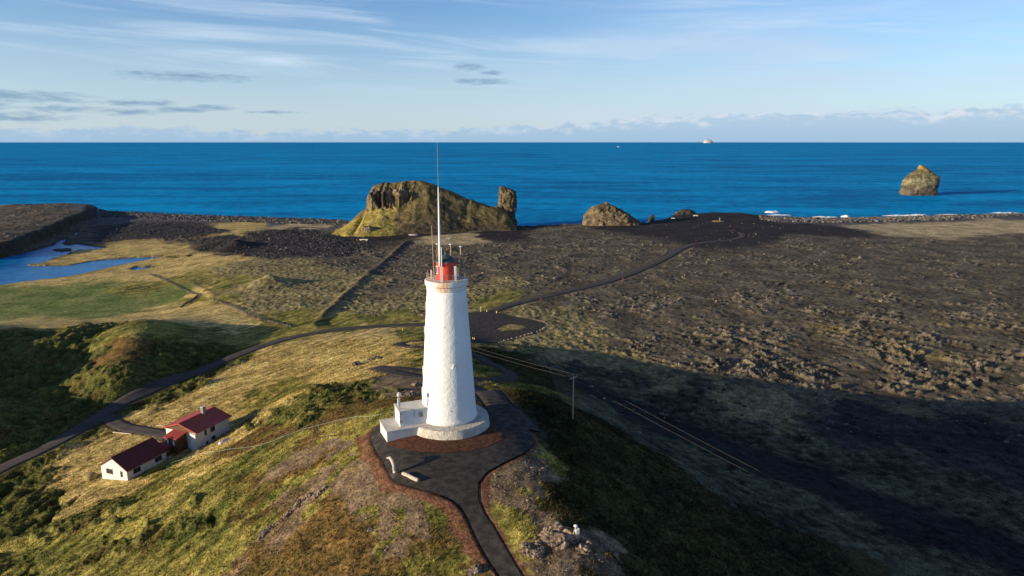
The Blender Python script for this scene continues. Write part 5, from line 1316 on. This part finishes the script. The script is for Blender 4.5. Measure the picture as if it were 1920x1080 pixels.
a, b = pad_at(755, 892), pad_at(785, 905)
pts = [a.lerp(b, t_) + Vector((0.05 * math.sin(t_ * 5), 0, 0.27 + .04 * math.sin(7 * t_))) for t_ in np.linspace(0, 1, 9)]
o = MB().tube(pts, [.22, .27, .25, .27, .28, .27, .28, .27, .22], 12).build('driftwood_log', M_drift, None, True); smooth_by_angle(o, 50); tag(o, 'straight bleached driftwood log lying on the dark forecourt', 'log')
a = pad_at(740, 890); b = pad_at(729, 880)
pts = [a + Vector((0, 0, .2)), a + Vector((-.05, .15, .7)), a + Vector((-.12, .35, 1.15)), a.lerp(b, .4) + Vector((0, .3, 1.55)), a.lerp(b, .8) + Vector((0, .4, 1.68)), b + Vector((-.25, .3, 1.5))]
o = MB().tube(pts, [.26, .25, .24, .25, .2, .11], 12).build('driftwood_stump', M_drift, None, True); smooth_by_angle(o, 50); tag(o, 'upright bleached driftwood piece bent like a hook beside the log', 'driftwood')

p = ground_at(1079, 1012); p = (p[0], p[1], p[2])
t = empty('survey_station', p, rad(20), label='white instrument box with tripod leg and round aerial on the ridge crest', cat='instrument')
MB().add([(0.0, -.22, .25), (.42, -.22, .25), (.42, .12, .25), (0.0, .12, .25), (-.03, -.24, 1.35), (.40, -.24, 1.45), (.40, .14, 1.45), (-.03, .14, 1.35)], [(3, 2, 1, 0), (4, 5, 6, 7), (0, 1, 5, 4), (1, 2, 6, 5), (2, 3, 7, 6), (3, 0, 4, 7)]).build('cabinet', M_whitep, t)
for q in ((-.75, -.1, -.1), (0.05, .5, -.3), (-.05, -.35, -.1)): MB().tube([q, (-.02, 0, 1.65)], .045, 6).build('leg', M_drift, t)
MB().lathe([(.05, 1.6), (.22, 1.72), (.27, 1.80), (.22, 1.9), (.04, 1.96)], 18).build('aerial_dome', M_whitep, t, True)


def pole_at(base, h, label, dirv):
    t = empty('utility_pole', base, math.atan2(dirv[1], dirv[0]) + math.pi / 2, label=label, cat='utility pole', group='poles of the power line')
    MB().tube([(0, 0, -1), (0, 0, h)], [.15, .11], 10).build('post', M_pole, t)
    MB().box((0, 0, h - .35), (2.1, .12, .14)).build('crossarm', M_pole, t)
    for s in (-1, 1):
        MB().lathe([(.05, h - .28), (.09, h - .22), (.05, h - .12), (.085, h - .06), (.04, h + .02)], 10, (s * .95, 0)).build('insulator', M_rust, t)
    a = t.rotation_euler.z
    return [Vector((base[0] + s * .95 * math.cos(a), base[1] + s * .95 * math.sin(a), base[2] + h)) for s in (-1, 1)]


p1 = ground_at(1074, 785)
# height so that the top stands at picture row 705
v = (540 - 705) / F; ztop = CAMZ + p1[1] * (-SP + v * CP) / (CP + v * SP); h1_ = ztop - p1[2]
P3 = (76.6, 85.8); P0 = G(838, 690, 0)
dirv = (P3[0] - P0[0], P3[1] - P0[1])
t1 = pole_at(p1, h1_, 'slim wooden power pole with short crossarm on the shaded slope', dirv)
v0 = (540 - 637) / F; zt0 = CAMZ + P0[1] * (-SP + v0 * CP) / (CP + v0 * SP)
t0_ = pole_at((P0[0], P0[1], zof(P0[0], P0[1])), zt0 - zof(P0[0], P0[1]), 'wooden power pole hidden behind the lighthouse tower', dirv)
t3 = pole_at((P3[0], P3[1], zof(*P3)), 23 - zof(*P3), 'wooden power pole beyond the lower right edge of the view', dirv)
mb = MB()
for A_, B_ in ((t0_, t1), (t1, t3)):
    for s in (0, 1):
        a, b = A_[s], B_[s]; L_ = (b - a).length
        mb.tube([a.lerp(b, q) - Vector((0, 0, 4 * q * (1 - q) * L_ * 0.006)) for q in np.linspace(0, 1, 21)], 0.010, 5)
o = mb.build('power_line', M_wire); tag(o, 'pair of thin overhead wires strung from pole to pole over the shaded slope', 'power line')


def post(px, py, h, r, mat, name, label, cat, group, cap=None):
    p = ground_at(px, py); o = MB().lathe([(r, -.2), (r, h * .85), (r * .8, h), ], 10).build(name, mat, None); smooth_by_angle(o); o.location = p; tag(o, label, cat, group)
    if cap:
        c_ = MB().lathe([(r * 1.06, h * .55), (r * 1.06, h * .75)], 10).build('band', cap, o)
    return o


GB = 'yellow posts round the car park'
post(913, 584.5, 1.1, .28, M_yellow, 'bollard', 'yellow post left of the road where it enters the car park', 'bollard', GB, M_rust)
post(931.5, 587, 1.2, .30, M_yellow, 'bollard', 'yellow post right of the road where it enters the car park', 'bollard', GB, M_rust)
for i, (px, py, ds) in enumerate(((878, 635, 'first from the lighthouse'), (881.5, 635.5, 'second from the lighthouse'), (886.8, 637, 'third from the lighthouse'), (889.8, 637.5, 'fourth and farthest from the lighthouse'))):
    post(px, py, 1.15, .24, M_yellow, 'bollard', 'yellow post at the near car park edge, ' + ds, 'bollard', GB, M_rust)
post(901.5, 585, 2.6, .09, M_whitep, 'marker_post', 'tall thin white post beside the road into the car park', 'post', None)
post(755, 619, 1.0, .16, M_yellow, 'bollard', 'yellow post on the verge left of the tower', 'bollard', GB)
for px, py, ds in ((1014, 563, 'just beyond the car park'), (1168, 523, 'at the first bend of the far road'), (1305, 452, 'where the far road turns right'), (1375, 432, 'left of the last bend'), (1404, 441, 'right of the last bend'), (267, 761, 'near the drive to the houses')):
    post(px, py, 1.0, .13, M_redpost, 'marker_post', 'small red roadside post ' + ds, 'post', 'red posts beside the road')
# low things by the far shore
def slab(px, py, L_, h, d, rz, mat, name, label, cat, group=None, curved=False):
    p = ground_at(px, py); mb = MB()
    if curved:
        for k in range(8): a = rad(200 + k * 20); mb.box((L_ / 2 * math.cos(a), L_ * .22 * math.sin(a), h / 2 - .1), (L_ * .2, .3, h), a + math.pi / 2)
    else:
        mb.box((0, 0, h * .55), (L_, d, h * .45)); mb.box((-L_ * .35, 0, h * .2), (L_ * .14, d * .9, h * .5)); mb.box((L_ * .35, 0, h * .2), (L_ * .14, d * .9, h * .5))
    o = mb.build(name, mat); o.location = p; o.rotation_euler.z = rz; return tag(o, label, cat, group)


slab(682, 451, 7.5, 1.6, 1.2, rad(-3), M_conc, 'concrete_block', 'long pale concrete slab at the foot of the small bluff', 'block')
slab(775, 441, 8.0, 1.1, .5, 0, M_conc, 'curved_wall', 'low pale curved wall where the long fissure ends', 'wall', None, True)
slab(840, 448, 3.2, .9, .9, 0, M_conc, 'concrete_block', 'small pale block on the lava behind the lighthouse mast', 'block')
slab(1262, 411, 3.4, 1.3, 1.0, 0, M_whitep, 'bench', 'whitish bench nearest the black reef rock on the lava point', 'bench', 'benches on the lava point')
slab(1304, 409, 5.0, 1.5, 1.0, 0, M_whitep, 'bench', 'wider white bench in the middle of the lava point', 'bench', 'benches on the lava point')
slab(1369, 399.5, 2.6, 1.1, .8, 0, M_whitep, 'bench', 'small white bench at the far rim of the lava point', 'bench', 'benches on the lava point')
p = ground_at(1346, 415)
o = mesh_obj('straw_patch', *(lambda r: (r[0], r[1]))(rock_mesh((6.5, 7.5, 0.9), 71, 3, .15)), M_ground, None, True, (p[0], p[1], p[2] - .2)); fit_rock_color(o, (0.26, 0.19, 0.08), (0.42, 0.31, 0.14)); tag(o, 'straw-coloured grassy mound on the black lava point', 'mound')
st_ = MB().lathe([(.5, 0), (.55, 2.6), (.35, 3.4), (.15, 3.7)], 12).build('statue', M_grey); st_.location = (p[0] + 2.2, p[1] + 1, p[2] + .4); tag(st_, 'small grey upright statue standing on the straw mound', 'statue')
for px, py, ds in ((881, 430.5, 'left'), (884, 430.5, 'right')):
    p = ground_at(px, py); o = MB().box((0, 0, 1.2), (.4, .3, 2.8)).box((0, -.18, 1.9), (.9, .1, 1.0)).build('information_sign', M_conc); o.location = p; tag(o, ds + ' one of two pale signs at the foot of the headland', 'sign', 'signs at the foot of the headland')
p = ground_at(857, 427); o = MB().tube([(0, 0, -.3), (0, 0, 2.6)], .22, 8).build('marker_post', M_whitep); o.location = (p[0], p[1], p[2]); tag(o, 'pale post at the bottom of the headland track', 'post')

# breaking waves
def wave(px, py, L_, d, h, label, seed):
    c = at(px, py, 0); V_, F_ = [], []; n_, m_ = 40, 10
    for i in range(n_ + 1):
        s = i / n_; taper = math.sin(math.pi * s) ** .5
        for j in range(m_ + 1):
            t_ = j / m_; x = (s - .5) * L_; y = (t_ - .5) * d * taper + 2.5 * mnoise.noise(Vector((x * .06, seed, 0)))
            V_.append((x, y, -0.3 + taper * h * math.sin(math.pi * t_) ** .7 * (0.75 + .6 * mnoise.noise(Vector((x * .2, t_ * 3, seed))))))
    F_ = [(i * (m_ + 1) + j, (i + 1) * (m_ + 1) + j, (i + 1) * (m_ + 1) + j + 1, i * (m_ + 1) + j + 1) for i in range(n_) for j in range(m_)]
    o = mesh_obj('breaking_wave', V_, F_, M_foam, None, True, c); return tag(o, label, 'wave', 'breaking waves along the shore')


wave(1448, 398.5, 20, 16, 3.0, 'biggest white breaker off the lava point', 1)
wave(1462, 403.4, 34, 7, 1.4, 'long thin foam line just inshore of the biggest breaker', 2)
wave(1585, 406.8, 12, 9, 3.4, 'small splash against the boulders right of the lava point', 3)
wave(1697, 404.6, 60, 9, 2.0, 'white surf line along the boulder beach left of the stack', 4)
wave(1722, 402.8, 24, 7, 1.6, 'short surf line on the beach straight below the stack', 5)
wave(1778, 403.2, 36, 8, 1.8, 'surf line on the beach right of the stack', 6)
wave(1885, 399.4, 40, 7, 1.6, 'faint surf line at the far right shore', 7)
wave(1545, 407.2, 34, 7, 1.6, 'thin surf between the lava point and the small splash', 8)
wave(1272, 399, 9, 5, 1.2, 'white water at the left of the black reef rock', 9)
